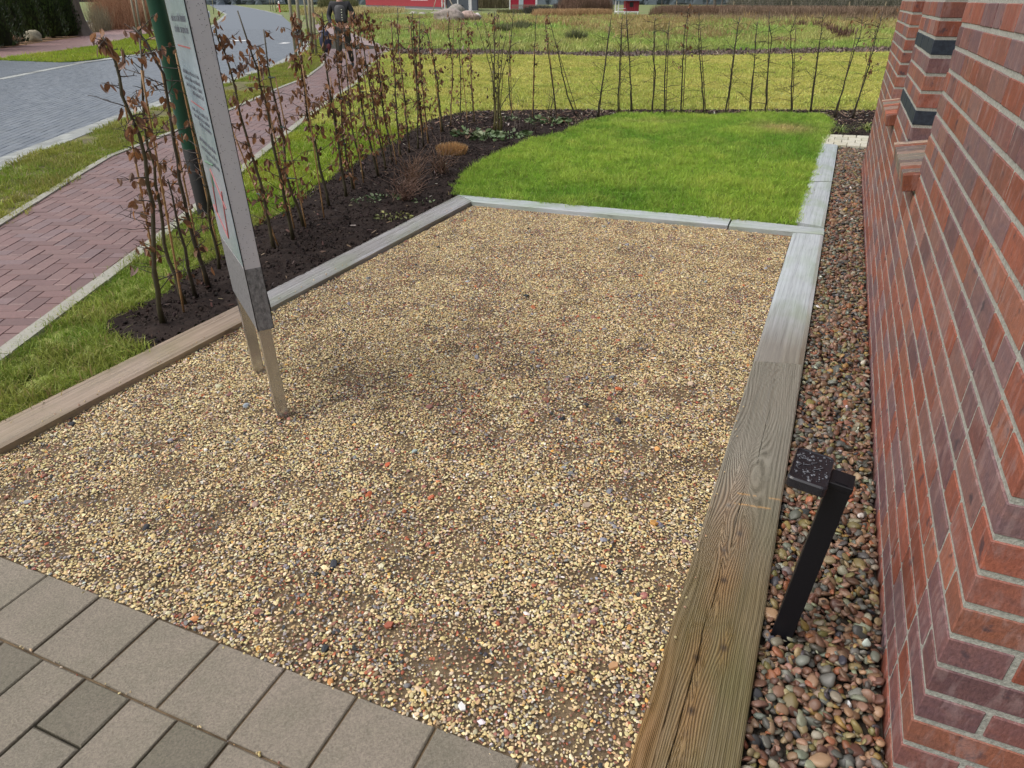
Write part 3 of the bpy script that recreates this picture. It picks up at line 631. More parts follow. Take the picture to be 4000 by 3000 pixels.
grass('side_lawn_grass', ML, 620, 0.05, 0.0035, (0.19, 0.32, 0.035), (0.30, 0.36, 0.05), n=16, spread=0.05, lean=0.7, z=-0.02, seed=3, label='green grass strip behind the hedge saplings', keep=lambda x, y: (y >= 5.5) & (y < 10) & (x < 1))
grass('yellow_lawn_grass', ML, 190, 0.042, 0.007, (0.43, 0.46, 0.13), (0.62, 0.58, 0.20), n=18, spread=0.10, lean=0.7, z=-0.02, seed=4, patch=.5, cC=(0.30, 0.44, 0.10), label='yellowish green mown lawn beyond the hedge', keep=lambda x, y: (y >= 10) & (x < 13))
grass('verge_grass', vg, 420, 0.045, 0.0035, (0.20, 0.30, 0.04), (0.32, 0.34, 0.07), n=16, spread=0.05, lean=0.8, seed=5, cC=(0.26, 0.22, 0.10), z=-0.012, label='grass verge between the path and the road gutter', fr=(.03, 12), keep=lambda x, y: (y > 3) & (y < 60) & (fbm(x, y, 91, .9, 3) < 0.68))
grass('verge_grass', VERGE_FAR, 130, 0.07, 0.008, (0.24, 0.36, 0.04), (0.34, 0.40, 0.06), n=14, spread=0.1, lean=0.7, seed=6, z=-0.028, label='grass verge beyond the road')
MEAD = STRIP_TOP[::-1]+ats([(1450, 155), (1400, 110), (1480, 60), (1800, 58), (2100, 62), (2700, 68), (3000, 66), (3540, 70)])+[(60, 80), (40, 30)]
MEAD = [st_end]+MEAD
def mead(seed, dens, h, cA, cB, cC, keep, lab, w_=0.02, n=14, spread=.22, lean=.6):
    return grass('meadow_grass', MEAD, dens, h, w_, cA, cB, n=n, spread=spread, lean=lean, z=-0.06, seed=seed, patch=.12, cC=cC, label=lab, keep=keep)
MEAD2 = ats([(1095, 45), (1215, 48), (1250, 105), (1290, 96), (1400, 108), (1480, 60), (1380, 38), (1100, 20)])
x, y = scatter_pts(MEAD2, 2.2); N = x.size; c, _ = palette(N, [(0.26, 0.33, 0.10), (0.36, 0.30, 0.15), (0.22, 0.30, 0.08)], [3, 2, 3]); scatter('meadow_grass', M_GRASS, [tuft_template(900+i, 16, .2, .04, .5, .7) for i in range(4)], np.column_stack([x, y, np.full(N, -.06)]), np.column_stack([np.zeros(N), np.zeros(N), RNG.uniform(0, 6, N)]), RNG.uniform(.6, 1.8, N), c, RNG.integers(0, 4, N), label='rough grass around the far bend of the path')
mead(7, 26, 0.17, (0.20, 0.38, 0.09), (0.32, 0.42, 0.12), (0.46, 0.40, 0.21), lambda x, y: (y < 45) & (x < 26), 'rough green meadow grass beyond the mulch strip')
mead(8, 7, 0.22, (0.30, 0.42, 0.13), (0.50, 0.40, 0.23), (0.22, 0.40, 0.09), lambda x, y: (y >= 45) & (y < 90) & (x < 45), 'tan and green meadow grass in the distance', 0.04, 14, .4)
mead(9, 1.6, 0.42, (0.36, 0.27, 0.14), (0.30, 0.25, 0.13), None, lambda x, y: (y > 33) & (y < 75) & (fbm(x, y, 55, .13, 3) > .5) & (x < 40), 'dry pale tussocks in the meadow', 0.02, 30, .3, .9)
# ================================================================ timbers
def timber(name, c, label, mat, h=0.11, top=0.006, hero=False, group='sleepers edging the gravel and the lawn', res=0.02):
    """c: top corners a(start,left) b(end,left) d(end,right) e(start,right) in world xy"""
    a, b, d, e = [Vector(p) for p in c]; X = ((b+d)/2-(a+e)/2); L = X.length; X.normalize(); Yv = Vector((-X.y, X.x)); o = (a+e)/2
    loc = lambda p: ((p-o).dot(X), (p-o).dot(Yv))
    A, B, D, E_ = loc(a), loc(b), loc(d), loc(e)
    nx = int(L/(0.004 if hero else res)); ny = int(abs(A[1]-E_[1])/(0.0019 if hero else 0.02)); ny = max(ny, 8)
    u = np.linspace(0, 1, nx+1); v = np.linspace(0, 1, ny+1); Uu, Vv = np.meshgrid(u, v)
    lx = (E_[0]*(1-Uu)+D[0]*Uu)*(1-Vv)+(A[0]*(1-Uu)+B[0]*Uu)*Vv; ly = (E_[1]*(1-Uu)+D[1]*Uu)*(1-Vv)+(A[1]*(1-Uu)+B[1]*Uu)*Vv
    edge = np.minimum(np.minimum(Vv, 1-Vv)*abs(A[1]-E_[1]), 1); Z = np.zeros_like(lx)-0.006*np.exp(-(edge/0.004)**2)
    dark = np.zeros_like(lx); warm = np.zeros_like(lx); ring = np.zeros_like(lx); scr = np.zeros_like(lx)
    if hero:
        F = ly*1.0+0.0
        F = F+0.007*(fbm(lx, ly, 21, 2.0, 3)-.5)*2+0.0012*(fbm(lx*1, ly*6, 22, 5, 3)-.5)
        for kx, ky, am, sx, sy in HERO_KNOTS:
            r2 = ((lx-kx)/sx)**2+((ly-ky)/sy)**2; F = F+am*np.exp(-r2)*np.sign(ly-ky+1e-6)*np.minimum(1, np.abs(ly-ky)/0.004)
            kd = np.hypot((lx-kx)/1.25, ly-ky); dark = np.maximum(dark, np.clip(1.2-kd/0.012, 0, 1)*.85); warm = np.maximum(warm, 0.6*np.exp(-r2*0.5)*(ly > ky-.05))
        F = F+0.030*np.exp(-((lx-1.52)/.26)**2-((ly-0.03)/.06)**2)
        fr = 195+30*vnoise(ly, ly*0, 3, 18)
        ph = F*fr*2*np.pi/1.0; ring = 0.5+0.5*np.sin(ph); ring = ring**0.8
        rough = fbm(lx*3, ly*120, 44, 1.0, 3); Z = Z-0.0016*(1-ring)*(0.4+rough)-0.0008*fbm(lx*10, ly*200, 45, 1, 2)
        for cx0, cx1, yy, am, wd in HERO_CRACKS:
            cy = yy+am*np.sin((lx-cx0)*5.0)+0.006*(fbm(lx, lx*0, 9, 6, 3)-.5); t = np.clip((lx-cx0)/.08, 0, 1)*np.clip((cx1-lx)/.12, 0, 1); g = np.exp(-((ly-cy)/wd)**2)*t
            Z = Z-0.006*g; dark = np.maximum(dark, g)
        warm = np.maximum(warm, 0.75*np.clip((ly-0.035)/.06, 0, 1)*np.clip((0.85-lx)/.4, 0, 1)*(0.5+fbm(lx, ly, 61, 5, 2)))
        for sx0, sx1, k0 in ((1.42, 1.42, 0.0), (1.36, 1.36, 0.0)):
            cy = sx0+(-0.02-ly)*0.16; g = np.exp(-((lx-cy)/0.0035)**2)*(ly < 0.035)*(fbm(lx*20, ly*40, 71, 2, 2) > .42); scr = np.maximum(scr, g*.8)
    else:
        cr = fbm(lx*1.2, ly*40, int(abs(o.x*50)) % 97, 1, 3); Z = Z-0.0022*np.clip((cr-.62)*5, 0, 1)
    V = np.stack([lx, ly, Z], -1).reshape(-1, 3); nV = len(V); W_ = nx+1
    ii, jj = np.meshgrid(np.arange(nx), np.arange(ny)); q = (jj*W_+ii).ravel(); Fc = np.stack([q, q+1, q+1+W_, q+W_], 1).tolist()
    per = list(range(0, nx+1))+[j*W_+nx for j in range(1, ny+1)]+[ny*W_+i for i in range(nx-1, -1, -1)]+[j*W_ for j in range(ny-1, 0, -1)]
    Vl = V.tolist(); base = len(Vl)
    for p in per: Vl.append([V[p][0], V[p][1], -h])
    n_ = len(per)
    for i in range(n_): j = (i+1) % n_; Fc.append((per[j], per[i], base+i, base+j))
    me = bpy.data.meshes.new(name); me.from_pydata(Vl, [], Fc); me.materials.append(mat)
    if hero:
        grey = np.clip((lx-0.95)/.7, 0, 1)*.92  # lit, greyish sheen of the far end, put into the wood colour
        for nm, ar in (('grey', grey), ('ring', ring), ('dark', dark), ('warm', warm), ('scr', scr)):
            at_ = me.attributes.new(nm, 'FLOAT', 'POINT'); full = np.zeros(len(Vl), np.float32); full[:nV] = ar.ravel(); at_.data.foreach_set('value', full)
    me.update(); ob = bpy.data.objects.new(name, me); COL.objects.link(ob); ob.location = (o.x, o.y, top); ob.rotation_euler = (0, 0, math.atan2(X.y, X.x))
    return tag(ob, label, 'sleeper', group)
HERO_KNOTS = [(0.50, 0.012, 0.014, .12, .03), (0.66, 0.030, 0.012, .10, .028), (0.97, 0.010, 0.015, .14, .03), (1.10, 0.03, .008, .07, .02), (1.20, -.005, 0.008, .08, .02), (0.05, -0.06, .012, .06, .02), (1.33, 0.05, .03, .2, .04), (0.72, -0.03, .010, .06, .015)]
HERO_CRACKS = [(-0.3, 0.85, 0.035, 0.005, 0.0011), (0.82, 1.1, 0.022, 0.006, 0.0007), (1.1, 1.5, 0.012, 0.004, 0.0008), (1.6, 2.1, -0.01, 0.002, 0.0008), (0.2, 0.6, 0.062, 0.002, 0.0007)]
r0l = Vector(TR_left[0])-(Vector(TR_left[3])-Vector(TR_left[0])).normalized()*0.35; r0r = Vector(TR_right[0])-(Vector(TR_right[3])-Vector(TR_right[0])).normalized()*0.35
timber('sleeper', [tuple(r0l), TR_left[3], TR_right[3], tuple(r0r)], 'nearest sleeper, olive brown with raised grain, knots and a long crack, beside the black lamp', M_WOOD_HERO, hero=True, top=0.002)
def gap(p, q, g): p, q = Vector(p), Vector(q); d = (q-p).normalized()*g; return tuple(p+d), tuple(q-d)
a1, b1 = gap(TR_left[3], TR_left[4], .004); a2, b2 = gap(TR_right[3], TR_right[4], .004)
timber('sleeper', [a1, b1, b2, a2], 'wet grey sleeper between the pebbles and the gravel, running up to the lawn edge', M_WOOD_WETN, top=-0.001)
timber('sleeper', [at(3103, 869), at(3158, 712), at(3249, 712), at(3219, 889)], 'wet pale sleeper right of the lawn, touching the end of the cross sleeper', M_WOOD_WET)
timber('sleeper', [at(3160, 709), at(3203, 561), at(3273, 566), at(3250, 709)], 'farthest pale sleeper right of the lawn, ending at the cream blocks', M_WOOD_WET, top=0.004)
timber('sleeper', [at(1786, 760), at(2857, 853), at(2842, 881), at(1846, 788)], 'long wet sleeper with rusty runs along the lawn front, ending at the black cut', M_WOOD_WET, top=0.005)
timber('sleeper', [at(2864, 854), at(3219, 893), at(3219, 916), at(2848, 882)], 'short wet sleeper between the black cut and the pebbles, in front of the lawn', M_WOOD_WET, top=0.004)
timber('sleeper', [TL_far[4], at(1784, 764), at(1840, 786), TL_near[3]], 'grey sleeper from the sign to the lawn corner, along the soil bed', M_WOOD_GREY, top=0.004)
e1 = Vector(TL_near[0])-dT*1.8; e2 = Vector(TL_far[0])-dT*1.8
timber('sleeper', [tuple(e2), tuple(Vector(TL_far[4])-dT*.006), tuple(Vector(TL_near[3])-dT*.006), tuple(e1)], 'brown grained sleeper from the left picture edge to behind the sign', M_WOOD_BROWN, top=0.008)
# cream block edging at the end of the pebble strip
m = MB(); q00, q10, q11, q01 = [Vector(p) for p in ats([(3205, 562), (3386, 574), (3396, 531), (3212, 524)])]
for i in range(4):
    for j in range(4):
        f = lambda s_, t_: (q00*(1-s_)+q10*s_)*(1-t_)+(q01*(1-s_)+q11*s_)*t_
        o_ = 0.5*(j % 2)*.25; s0, s1 = max(0, i/3.5-o_), min(1, (i+1)/3.5-o_)
        if s1-s0 < .05: continue
        P_ = [f(s0+.008, j/4+.015), f(s1-.008, j/4+.015), f(s1-.008, (j+1)/4-.015), f(s0+.008, (j+1)/4-.015)]
        m.prism([tuple(p) for p in P_], -0.08, 0.004, 0.004, random.choice([(0.50, 0.47, 0.36), (0.44, 0.42, 0.33), (0.54, 0.51, 0.41)]))
tag(m.build('cream_block_edging', M_CONC), kind='structure')
# ================================================================ house
def brick_mat():
    k = NT('red_facing_brick', 0.6, 0.28); a = k.attr('col').outputs['Color']; v = k.coord('Object', (9, 9, 2.2)); v2 = k.coord('Object', (60, 60, 22)); v3 = k.coord()
    st = k.noise(v, 3.2, 5, 0.6, 0.5); f = k.noise(v2, 3, 5, 0.7); sp = k.noise(v3, 130, 3, 0.8); bl = k.noise(v3, 14, 4, 0.6)
    c = k.mix(1.0, a, k.ramp(f, [(0.25, 0.6), (0.75, 1.35)]), 'MULTIPLY')
    wv = k.noise(k.coord('Object', (5, 5, 9)), 2.2, 4, .6, .8); c = k.mix(k.ramp(wv, [(.42, 0.0), (.62, .5)]), c, k.mix(1.0, c, (0.66, 0.80, 1.0), 'MULTIPLY')); c = k.mix(k.ramp(wv, [(.22, .55), (.40, 0.0)]), c, k.mix(1.0, c, (1.35, 1.25, 1.0), 'MULTIPLY'))
    c = k.mix(k.math('MULTIPLY', k.ramp(st, [(0.52, 0.0), (0.60, 0.42)]), k.ramp(bl, [(0.35, 0.2), (0.65, 1.0)])), c, (0.38, 0.27, 0.26))
    c = k.mix(k.ramp(bl, [(0.60, 0.0), (0.68, 0.75)]), c, (0.05, 0.042, 0.055))
    c = k.mix(k.ramp(sp, [(0.70, 0.0), (0.76, 0.5)]), c, (0.42, 0.33, 0.27)); k.color(c)
    k.bump(k.math('ADD', k.math('MULTIPLY', f, .5), k.math('MULTIPLY', sp, .5)), 0.8, 0.003); return k.m
M_BRICK = brick_mat()
M_MORTAR = simple('grey_mortar', (0.35, 0.35, 0.31), 0.85, 0.15, 0, 0.3, 160, 1.0, 0.003)
M_BLACKBRICK = simple('black_glazed_brick', (0.030, 0.038, 0.052), 0.6, 0.2, 0, 0.3, 60, 0.2, 0.001)
house = empty('house', (WC.x, WC.y, 0), math.pi/2-WA, 'red brick house wall with grey mortar beside the pebble strip, two recessed windows', 'house')
wm = MB(); mm = MB(); CH = 0.0833; NC = 33; WL = 6.94; J = 0.0076; RV = 0.155
WIN = [(2.36, 3.19), (4.33, 5.17)]; SILLC = 10; HEADC = 27
BC = [(0.28, 0.092, 0.06), (0.245, 0.092, 0.066), (0.21, 0.09, 0.078), (0.295, 0.115, 0.075), (0.175, 0.088, 0.086), (0.24, 0.12, 0.10), (0.26, 0.08, 0.05), (0.20, 0.112, 0.108)]
def bc(): c = random.choice(BC); f = random.uniform(.85, 1.15); return (c[0]*f, c[1]*f, c[2]*f)
blks = {11: MB(), 15: MB()}
for k in range(-1, NC):
    z0, z1 = k*CH+J, (k+1)*CH-J; x = 0.0 if k % 2 == 0 else 0.0; first = True
    cuts = []
    if k % 2 == 0: xs = [0.0, 0.24]
    else: xs = [0.0, 0.115]
    while xs[-1] < WL:
        r_ = random.random(); xs.append(xs[-1]+(0.25 if r_ < .72 else 0.125))
    xs[-1] = WL
    if xs[-1]-xs[-2] < .05: xs.pop(-2)
    spans = list(zip(xs[:-1], xs[1:]))
    if SILLC <= k < HEADC:
        out = []
        for s0, s1 in spans:
            segs_ = [(s0, s1, False, False)]
            for w0, w1 in WIN:
                nx_ = []
                for p0, p1, ja, jb in segs_:
                    if p1 <= w0 or p0 >= w1: nx_.append((p0, p1, ja, jb)); continue
                    if p0 < w0: nx_.append((p0, w0, ja, True))
                    if p1 > w1: nx_.append((w1, p1, True, jb))
                segs_ = nx_
            out += segs_
        # merge slivers
        res = []
        for s0, s1, ja, jb in out:
            if s1-s0 < 0.05 and res and abs(res[-1][1]-s0) < 1e-6: res[-1] = (res[-1][0], s1, res[-1][2], jb)
            elif s1-s0 < 0.05: res.append((s0, s0+.05, ja, jb))
            else: res.append((s0, s1, ja, jb))
        spans4 = res
    else: spans4 = [(s0, s1, False, False) for s0, s1 in spans]
    for n_i, (s0, s1, ja, jb) in enumerate(spans4):
        j0 = 0.0 if (s0 == 0 or ja) else J*.9; j1 = 0.0 if (s1 == WL or jb) else J*.9
        dep = RV if (ja or jb) else 0.112
        if s0 == 0 and k % 2: dep = 0.24-0.0
        pier = 3.18 < s0 < 4.33 and k in (11, 15); target = blks[k] if pier else wm
        target.box(s0+j0, s1-j1, -dep, 0.0+random.uniform(-.0006, .0008), z0, z1, col=bc(), ch=0.0022, jit=0.0008)
    # front face (x=0 plane, towards -y local)
    ys = [0.115+.01] if k % 2 == 0 else [0.25]
    y_ = ys[0]; m0 = 0 if k % 2 == 0 else 1
    while y_ < 2.6:
        ln = 0.24 if random.random() < .7 else 0.115
        wm.box(0.0+random.uniform(-.001, .001), 0.112, -(y_+ln), -y_, z0, z1, col=bc(), ch=0.003, jit=0.0011); y_ += ln+.01
wm.build('brickwork', M_BRICK, house)
for q in blks.values(): q.build('black_brick_band', M_BLACKBRICK, house)
r = 0.0032; zb = -0.15; zt = NC*CH; s0z = SILLC*CH; hz_ = HEADC*CH
for (x0, x1, z0, z1) in [(r, WL-r, zb, s0z-.012), (r, WIN[0][0]-r, s0z-.012, hz_), (WIN[0][1]+r, WIN[1][0]-r, s0z-.012, hz_), (WIN[1][1]+r, WL-r, s0z-.012, hz_), (r, WL-r, hz_, zt)]:
    mm.box(x0, x1, -0.25, -r, z0, z1)
mm.box(r, 0.24, -2.7, -0.25, zb, zt); mm.build('mortar', M_MORTAR, house)
m = MB(); m.box(0.26, WL-.05, -0.4, -0.252, zb, zt); m.build('inner_wall', simple('plaster', (0.5, 0.48, 0.45)), house)
m = MB(); m.box(-.35, WL+.3, -2.9, 0.35, zt+.003, zt+.12); m.build('roof_eaves', simple('anthracite_eaves', (0.05, 0.05, 0.055), .5), house)
M_FRAME = simple('window_frame_white', (0.7, 0.7, 0.7), 0.35); M_GLASS = simple('dark_window_glass', (0.03, 0.035, 0.04), 0.05, 0.8)
for w0, w1 in WIN:
    m = MB(); zs, ze = s0z+.03, hz_
    for b_ in ((w0+.002, w0+.07, zs, ze), (w1-.07, w1-.002, zs, ze), (w0+.07, w1-.07, zs, zs+.07), (w0+.07, w1-.07, ze-.07, ze)): m.box(b_[0], b_[1], -.235, -.165, b_[2], b_[3], ch=.004)
    fr_ = m.build('window_frame', M_FRAME, house)
    m = MB(); m.box(w0+.07, w1-.07, -.205, -.195, zs+.07, ze-.07); m.build('glass', M_GLASS, fr_)
    # rowlock sill: sloping bricks on edge
    m = MB(); mo = MB(); nb = int(round((w1-w0+.06)/0.0765)); st_ = (w1-w0+.06)/nb; 
    for i in range(nb):
        x0 = w0-.05+i*st_; M = Matrix.Translation((0, 0.062, s0z-0.004)) @ Matrix.Rotation(math.radians(-9), 4, 'X')
        c = random.choice([(0.42, 0.12, 0.06), (0.30, 0.20, 0.15), (0.22, 0.18, 0.14), (0.42, 0.30, 0.22), (0.26, 0.09, 0.05), (0.17, 0.12, 0.10)]) if i else (0.20, 0.065, 0.035)
        m.box(x0+.007, x0+st_-.007, -0.225, 0.0, -0.071, 0.0, M=M, col=c, ch=.003, jit=.001)
    sl_ = m.build('window_sill', M_BRICK, house); mo.box(w0-.03, w1-.005, -0.20, -.003, -0.068, -0.0025, M=Matrix.Translation((0, 0.062, s0z-0.004)) @ Matrix.Rotation(math.radians(-9), 4, 'X')); mo.build('sill_mortar', simple('green_tinged_mortar', (0.22, 0.225, 0.16), .8, .2, 0, .3, 60, .5), sl_)
# ================================================================ black bollard lamp
M_BLK = simple('matt_black_metal', (0.005, 0.005, 0.007), 0.45, 0.3, 0, 0.2, 200, 0.15, 0.0005)
lamp = empty('garden_lamp', (0.749, 1.345, -0.06), 0, 'black garden path lamp with a square wet head, leaning in the pebbles', 'lamp')
ax = Vector((0.045, -0.003, 0.55)); Lp = ax.length; ax.normalize(); xx = Vector((math.cos(math.radians(-29)), math.sin(math.radians(-29)), 0)); xx = (xx-ax*xx.dot(ax)).normalized(); yy = ax.cross(xx)
ML_ = Matrix((xx, yy, ax)).transposed().to_4x4()
m = MB(); m.box(-.026, .026, -.031, .031, 0, Lp, M=ML_, ch=.0015); m.build('post', M_BLK, lamp)
m = MB(); m.box(-.028, .028, -.033, .033, Lp-.012, Lp+.004, M=ML_, ch=.0015)
m.box(-.014, .014, -.025, .025, Lp+.0045, Lp+.0055, M=ML_); m.build('post_cap', M_BLK, lamp)
# head: flat rounded box cantilevered to the left of the post top
def rounded(w_, d, rr, n=5):
    P_ = []
    for cx, cy, a0 in ((w_-rr, d-rr, 0), (-w_+rr, d-rr, 90), (-w_+rr, -d+rr, 180), (w_-rr, -d+rr, 270)):
        for i in range(n+1): t = math.radians(a0+90*i/n); P_.append((cx+rr*math.cos(t), cy+rr*math.sin(t)))
    return P_
HM = ML_ @ Matrix.Translation((-0.072, -0.006, Lp-.015)); m = MB()
P_ = rounded(.046, .078, .014); n_ = len(P_)
Q = lambda P_, z_, s_=1.0: [tuple(HM @ Vector((x_*s_, y_*s_, z_))) for x_, y_ in P_]
V = Q(P_, 0, .97)+Q(P_, .003)+Q(P_, .024)+Q(P_, .028, .95)+Q(P_, .028, .90)+Q(P_, .0255, .885); F = [tuple(range(n_))[::-1], tuple(range(5*n_, 6*n_))]
for l_ in range(5):
    for i in range(n_): j = (i+1) % n_; F.append((l_*n_+i, l_*n_+j, (l_+1)*n_+j, (l_+1)*n_+i))
m.add(V, F); head = m.build('lamp_head', simple('glossy_black_lid', (0.014, 0.014, 0.018), 0.22, 0.5, 0, .2, 80), lamp)
m = MB(); m.smooth = True
for i in range(75):
    x_, y_ = random.uniform(-.038, .038), random.uniform(-.067, .067); s_ = abs(random.gauss(.0, .0016))+.0008; c_ = HM @ Vector((x_, y_, .0262))
    m.blob(tuple(c_), (s_*random.uniform(.8, 1.5), s_*random.uniform(.8, 1.8), s_*.55), i, 1, .2)
for (x_, y_, a_) in ((-.02, .03, 20), (.003, .022, 60), (-.012, 0.004, 35), (.02, .006, 70), (.012, -.004, 50), (-.03, -.012, 80), (-.008, -.03, 20), (-.028, .045, 70)):
    pts = [HM @ Vector((x_+math.cos(math.radians(a_))*t*.011+.003*math.sin(t*4), y_+math.sin(math.radians(a_))*t*.011, .0264)) for t in (-1, -.5, 0, .5, 1)]; m.tube(pts, [.0006, .0017, .0013, .0019, .0006], 6)
kw = NT('water_bead', 0.08, 0.6, (0.10, 0.105, 0.12)); m.build('water_drops', kw.m, head)
m = MB(); m.box(.0455, .0495, -.02, .02, .004, .02, M=HM, ch=.0008); m.build('bracket', M_BLK, lamp)
# ================================================================ information sign
def metal(name, base, rough, sc=80, st=(1, 1, 60)):
    k = NT(name, rough, 0.5, base, 0.85); v = k.coord('Object', st); n_ = k.noise(v, 3, 4); k.color(k.ramp(n_, [(0.2, tuple(c*.85 for c in base)), (0.8, base)])); k.rough(k.ramp(n_, [(.2, rough*.8), (.8, rough*1.2)])); return k.m
M_STEEL = metal('brushed_steel', (0.50, 0.49, 0.48), 0.22, 80, (40, 40, 1))
M_GREYPAINT = simple('pale_grey_metal_paint', (0.50, 0.495, 0.54), 0.3, 0.5, 0, 0.04, 8)
def speck():
    k = NT('speckled_grey_film', 0.5, .4); v = k.coord('Object', (1, 1, .6)); c = k.ramp(k.noise(v, 85, 6, .8), [(0.35, (0.07, 0.07, 0.075)), (0.65, (0.26, 0.26, 0.275))]); k.color(c); return k.m
M_SPECK = speck()
nA = Vector(at(1085, 1640, -.03)); nB = Vector(at(1137, 1627, -.03))
thk = (nB-nA).length; ux = (nB-nA).normalized()           # thickness direction
pn = up(nA.y, 1012, 1290)
u1 = Vector(at(993, 1462, -.03)); far_dir = (u1-nA).normalized(); 
sd = Vector((-ux.y, ux.x)); 
if sd.dot(far_dir) < 0: sd = -sd
sign = empty('information_sign', (nA.x, nA.y, -0.03), math.atan2(far_dir.y, far_dir.x), 'tall thin grey information sign on two steel legs standing in the gravel', 'sign')
# local x: along the panel away from the camera, local y: thickness (towards the right of the picture is -y)
TH = 0.052; SW = 0.515; zb_ = 0.405; zt_ = 2.05
sign.rotation_mode = 'XYZ'; sign.matrix_world = Matrix.Translation(sign.location) @ Matrix.Rotation(math.radians(-1.4), 4, 'Y') @ Matrix.Rotation(sign.rotation_euler.z, 4, 'Z')
m = MB(); m.box(0.0, 0.045, -TH+.003, -.003, -.05, zb_+.02, ch=.001); m.build('leg', M_STEEL, sign)
LX = (Vector(at(1014, 1460, -.03))-nA).length+.0
m = MB(); m.box(LX, LX+.045, -TH+.003, -.003, -.05, zb_+.02, ch=.001); m.build('leg', M_STEEL, sign)
TH = .060
m = MB(); m.box(-.002, SW, -TH, 0, 0.655, zt_, ch=.0012); panel = m.build('panel', M_GREYPAINT, sign)
m = MB(); m.box(-.0025, SW+.0005, -TH-.0008, .0008, zb_, 0.6548, ch=.0008); m.build('lower_band', M_SPECK, sign)
# black seam lines and printed face
m = MB(); m.box(-.0032, -.0020, -.0015, .0018, zb_, zt_); m.box(-.0032, -.0020, -TH-.0018, -TH+.0002, zb_, zt_); m.build('edge_seam', M_BLK, sign)
def face_mat():
    k = NT('printed_sign_face', 0.22, .5); v = k.coord('Object', (1, 1, 1)); g = k.noise(k.coord('Object', (2, 1, 3)), 1.2, 3); f = k.noise(v, 60, 4)
    c = k.ramp(g, [(0.3, (0.14, 0.20, 0.23)), (0.5, (0.27, 0.34, 0.37)), (0.7, (0.36, 0.39, 0.43))]); c = k.mix(1.0, c, k.ramp(f, [(.3, .85), (.7, 1.12)]), 'MULTIPLY'); k.color(c); return k.m
m = MB(); m.box(.004, SW-.004, .0009, .0022, 0.665, zt_-.01); face = m.build('printed_face', face_mat(), sign)
M_INK = simple('dark_print', (0.12, 0.12, 0.15), .4); M_RED = simple('red_print', (0.30, 0.08, 0.08), .4); M_GRN = simple('green_print', (0.10, 0.2, 0.12), .4)
m = MB(); rs = random.Random(4)
def lines(z_top, n_l, x0, x1, hh=.013, gapz=.022):
    m = MB()
    for i in range(n_l):
        x_ = x0; zz = z_top-i*gapz; xe = x1-(rs.uniform(0, .15) if i == n_l-1 else rs.uniform(0, .03))
        while x_ < xe:
            wl = rs.uniform(.004, .009); m.box(x_, x_+wl*.45, .0023, .0027, zz, zz+hh*rs.choice([.7, 1.0, .7])); x_ += wl+(.012 if rs.random() < .18 else .002)
    m.build('text_block', M_INK, face)
for zt0, nl, hh, gz in ((1.90, 1, .05, .06), (1.80, 2, .02, .03), (1.60, 3, .016, .026), (1.47, 2, .024, .034), (1.30, 4, .014, .022), (1.17, 3, .014, .022), (1.06, 3, .018, .03)): lines(zt0, nl, .05, SW-.07, hh, gz)
for z_ in (1.39, 1.20): m = MB(); m.box(.1, .42, .0023, .0028, z_, z_+.005); m.build('red_rule', M_RED, face)
m = MB()
for (a_, b_) in (((.10, .86), (.30, .97)), ((.30, .97), (.40, .78)), ((.12, .92), (.22, .72)), ((.22, .72), (.46, .80))):
    m.tube([(a_[0], .003, a_[1]), (b_[0], .003, b_[1])], .0035, 4)
m.build('red_drawing', M_RED, face)
m = MB(); m.tube([(.2, .003, 1.0), (.42, .003, .98)], .004, 4); m.tube([(.3, .003, .96), (.32, .003, .9)], .004, 4); m.build('green_print', M_GRN, face)
m = MB(); m.smooth = True
for i in range(260):
    zz = random.uniform(.68, 1.75); yy = random.uniform(-TH+.003, -.003); s_ = random.uniform(.0006, .0015); m.blob((-.0024, yy, zz), (s_*.6, s_, s_), i, 1, .1)
m.build('water_drops', kw.m, panel)
# ================================================================ green street lamp pole
gp = at(806, 834); pole = empty('street_lamp', (gp[0], gp[1], 0), 0, 'dark green lamp post with a black base behind the information sign', 'street lamp')
pole.rotation_euler = (0, math.radians(-1.3), 0)
M_GREEN = simple('dark_green_coating', (0.006, 0.05, 0.028), 0.28, 0.5, 0, .12, 6)
def lathe(m, prof, n=20, M=None):
    V = []; F = []
    for r_, z_ in prof:
        for i in range(n): a_ = 2*math.pi*i/n; V.append((r_*math.cos(a_), r_*math.sin(a_), z_))
    for k in range(len(prof)-1):
        for i in range(n): j = (i+1) % n; F.append((k*n+i, k*n+j, (k+1)*n+j, (k+1)*n+i))
    F.append(tuple((len(prof)-1)*n+i for i in range(n))); 
    if M is not None: V = [tuple(M @ Vector(v_)) for v_ in V]
    m.add(V, F)
m = MB(); m.smooth = True; lathe(m, [(.060, .50), (.060, 1.2), (.057, 2.5), (.052, 4.2), (.05, 4.25)]); m.build('pole', M_GREEN, pole)
m = MB(); m.smooth = True; lathe(m, [(.068, -.05), (.066, .02), (.0615, .05), (.0612, .502), (.0602, .504)]); m.build('base_sleeve', simple('black_rubber_sleeve', (0.008, 0.008, 0.008), .5, .5, 0, .3, 40, .3), pole)
m = MB(); lathe(m, [(.05, 4.25), (.12, 4.35), (.26, 4.5), (.28, 4.56), (.05, 4.75)]); m.build('lantern', M_BLK, pole)
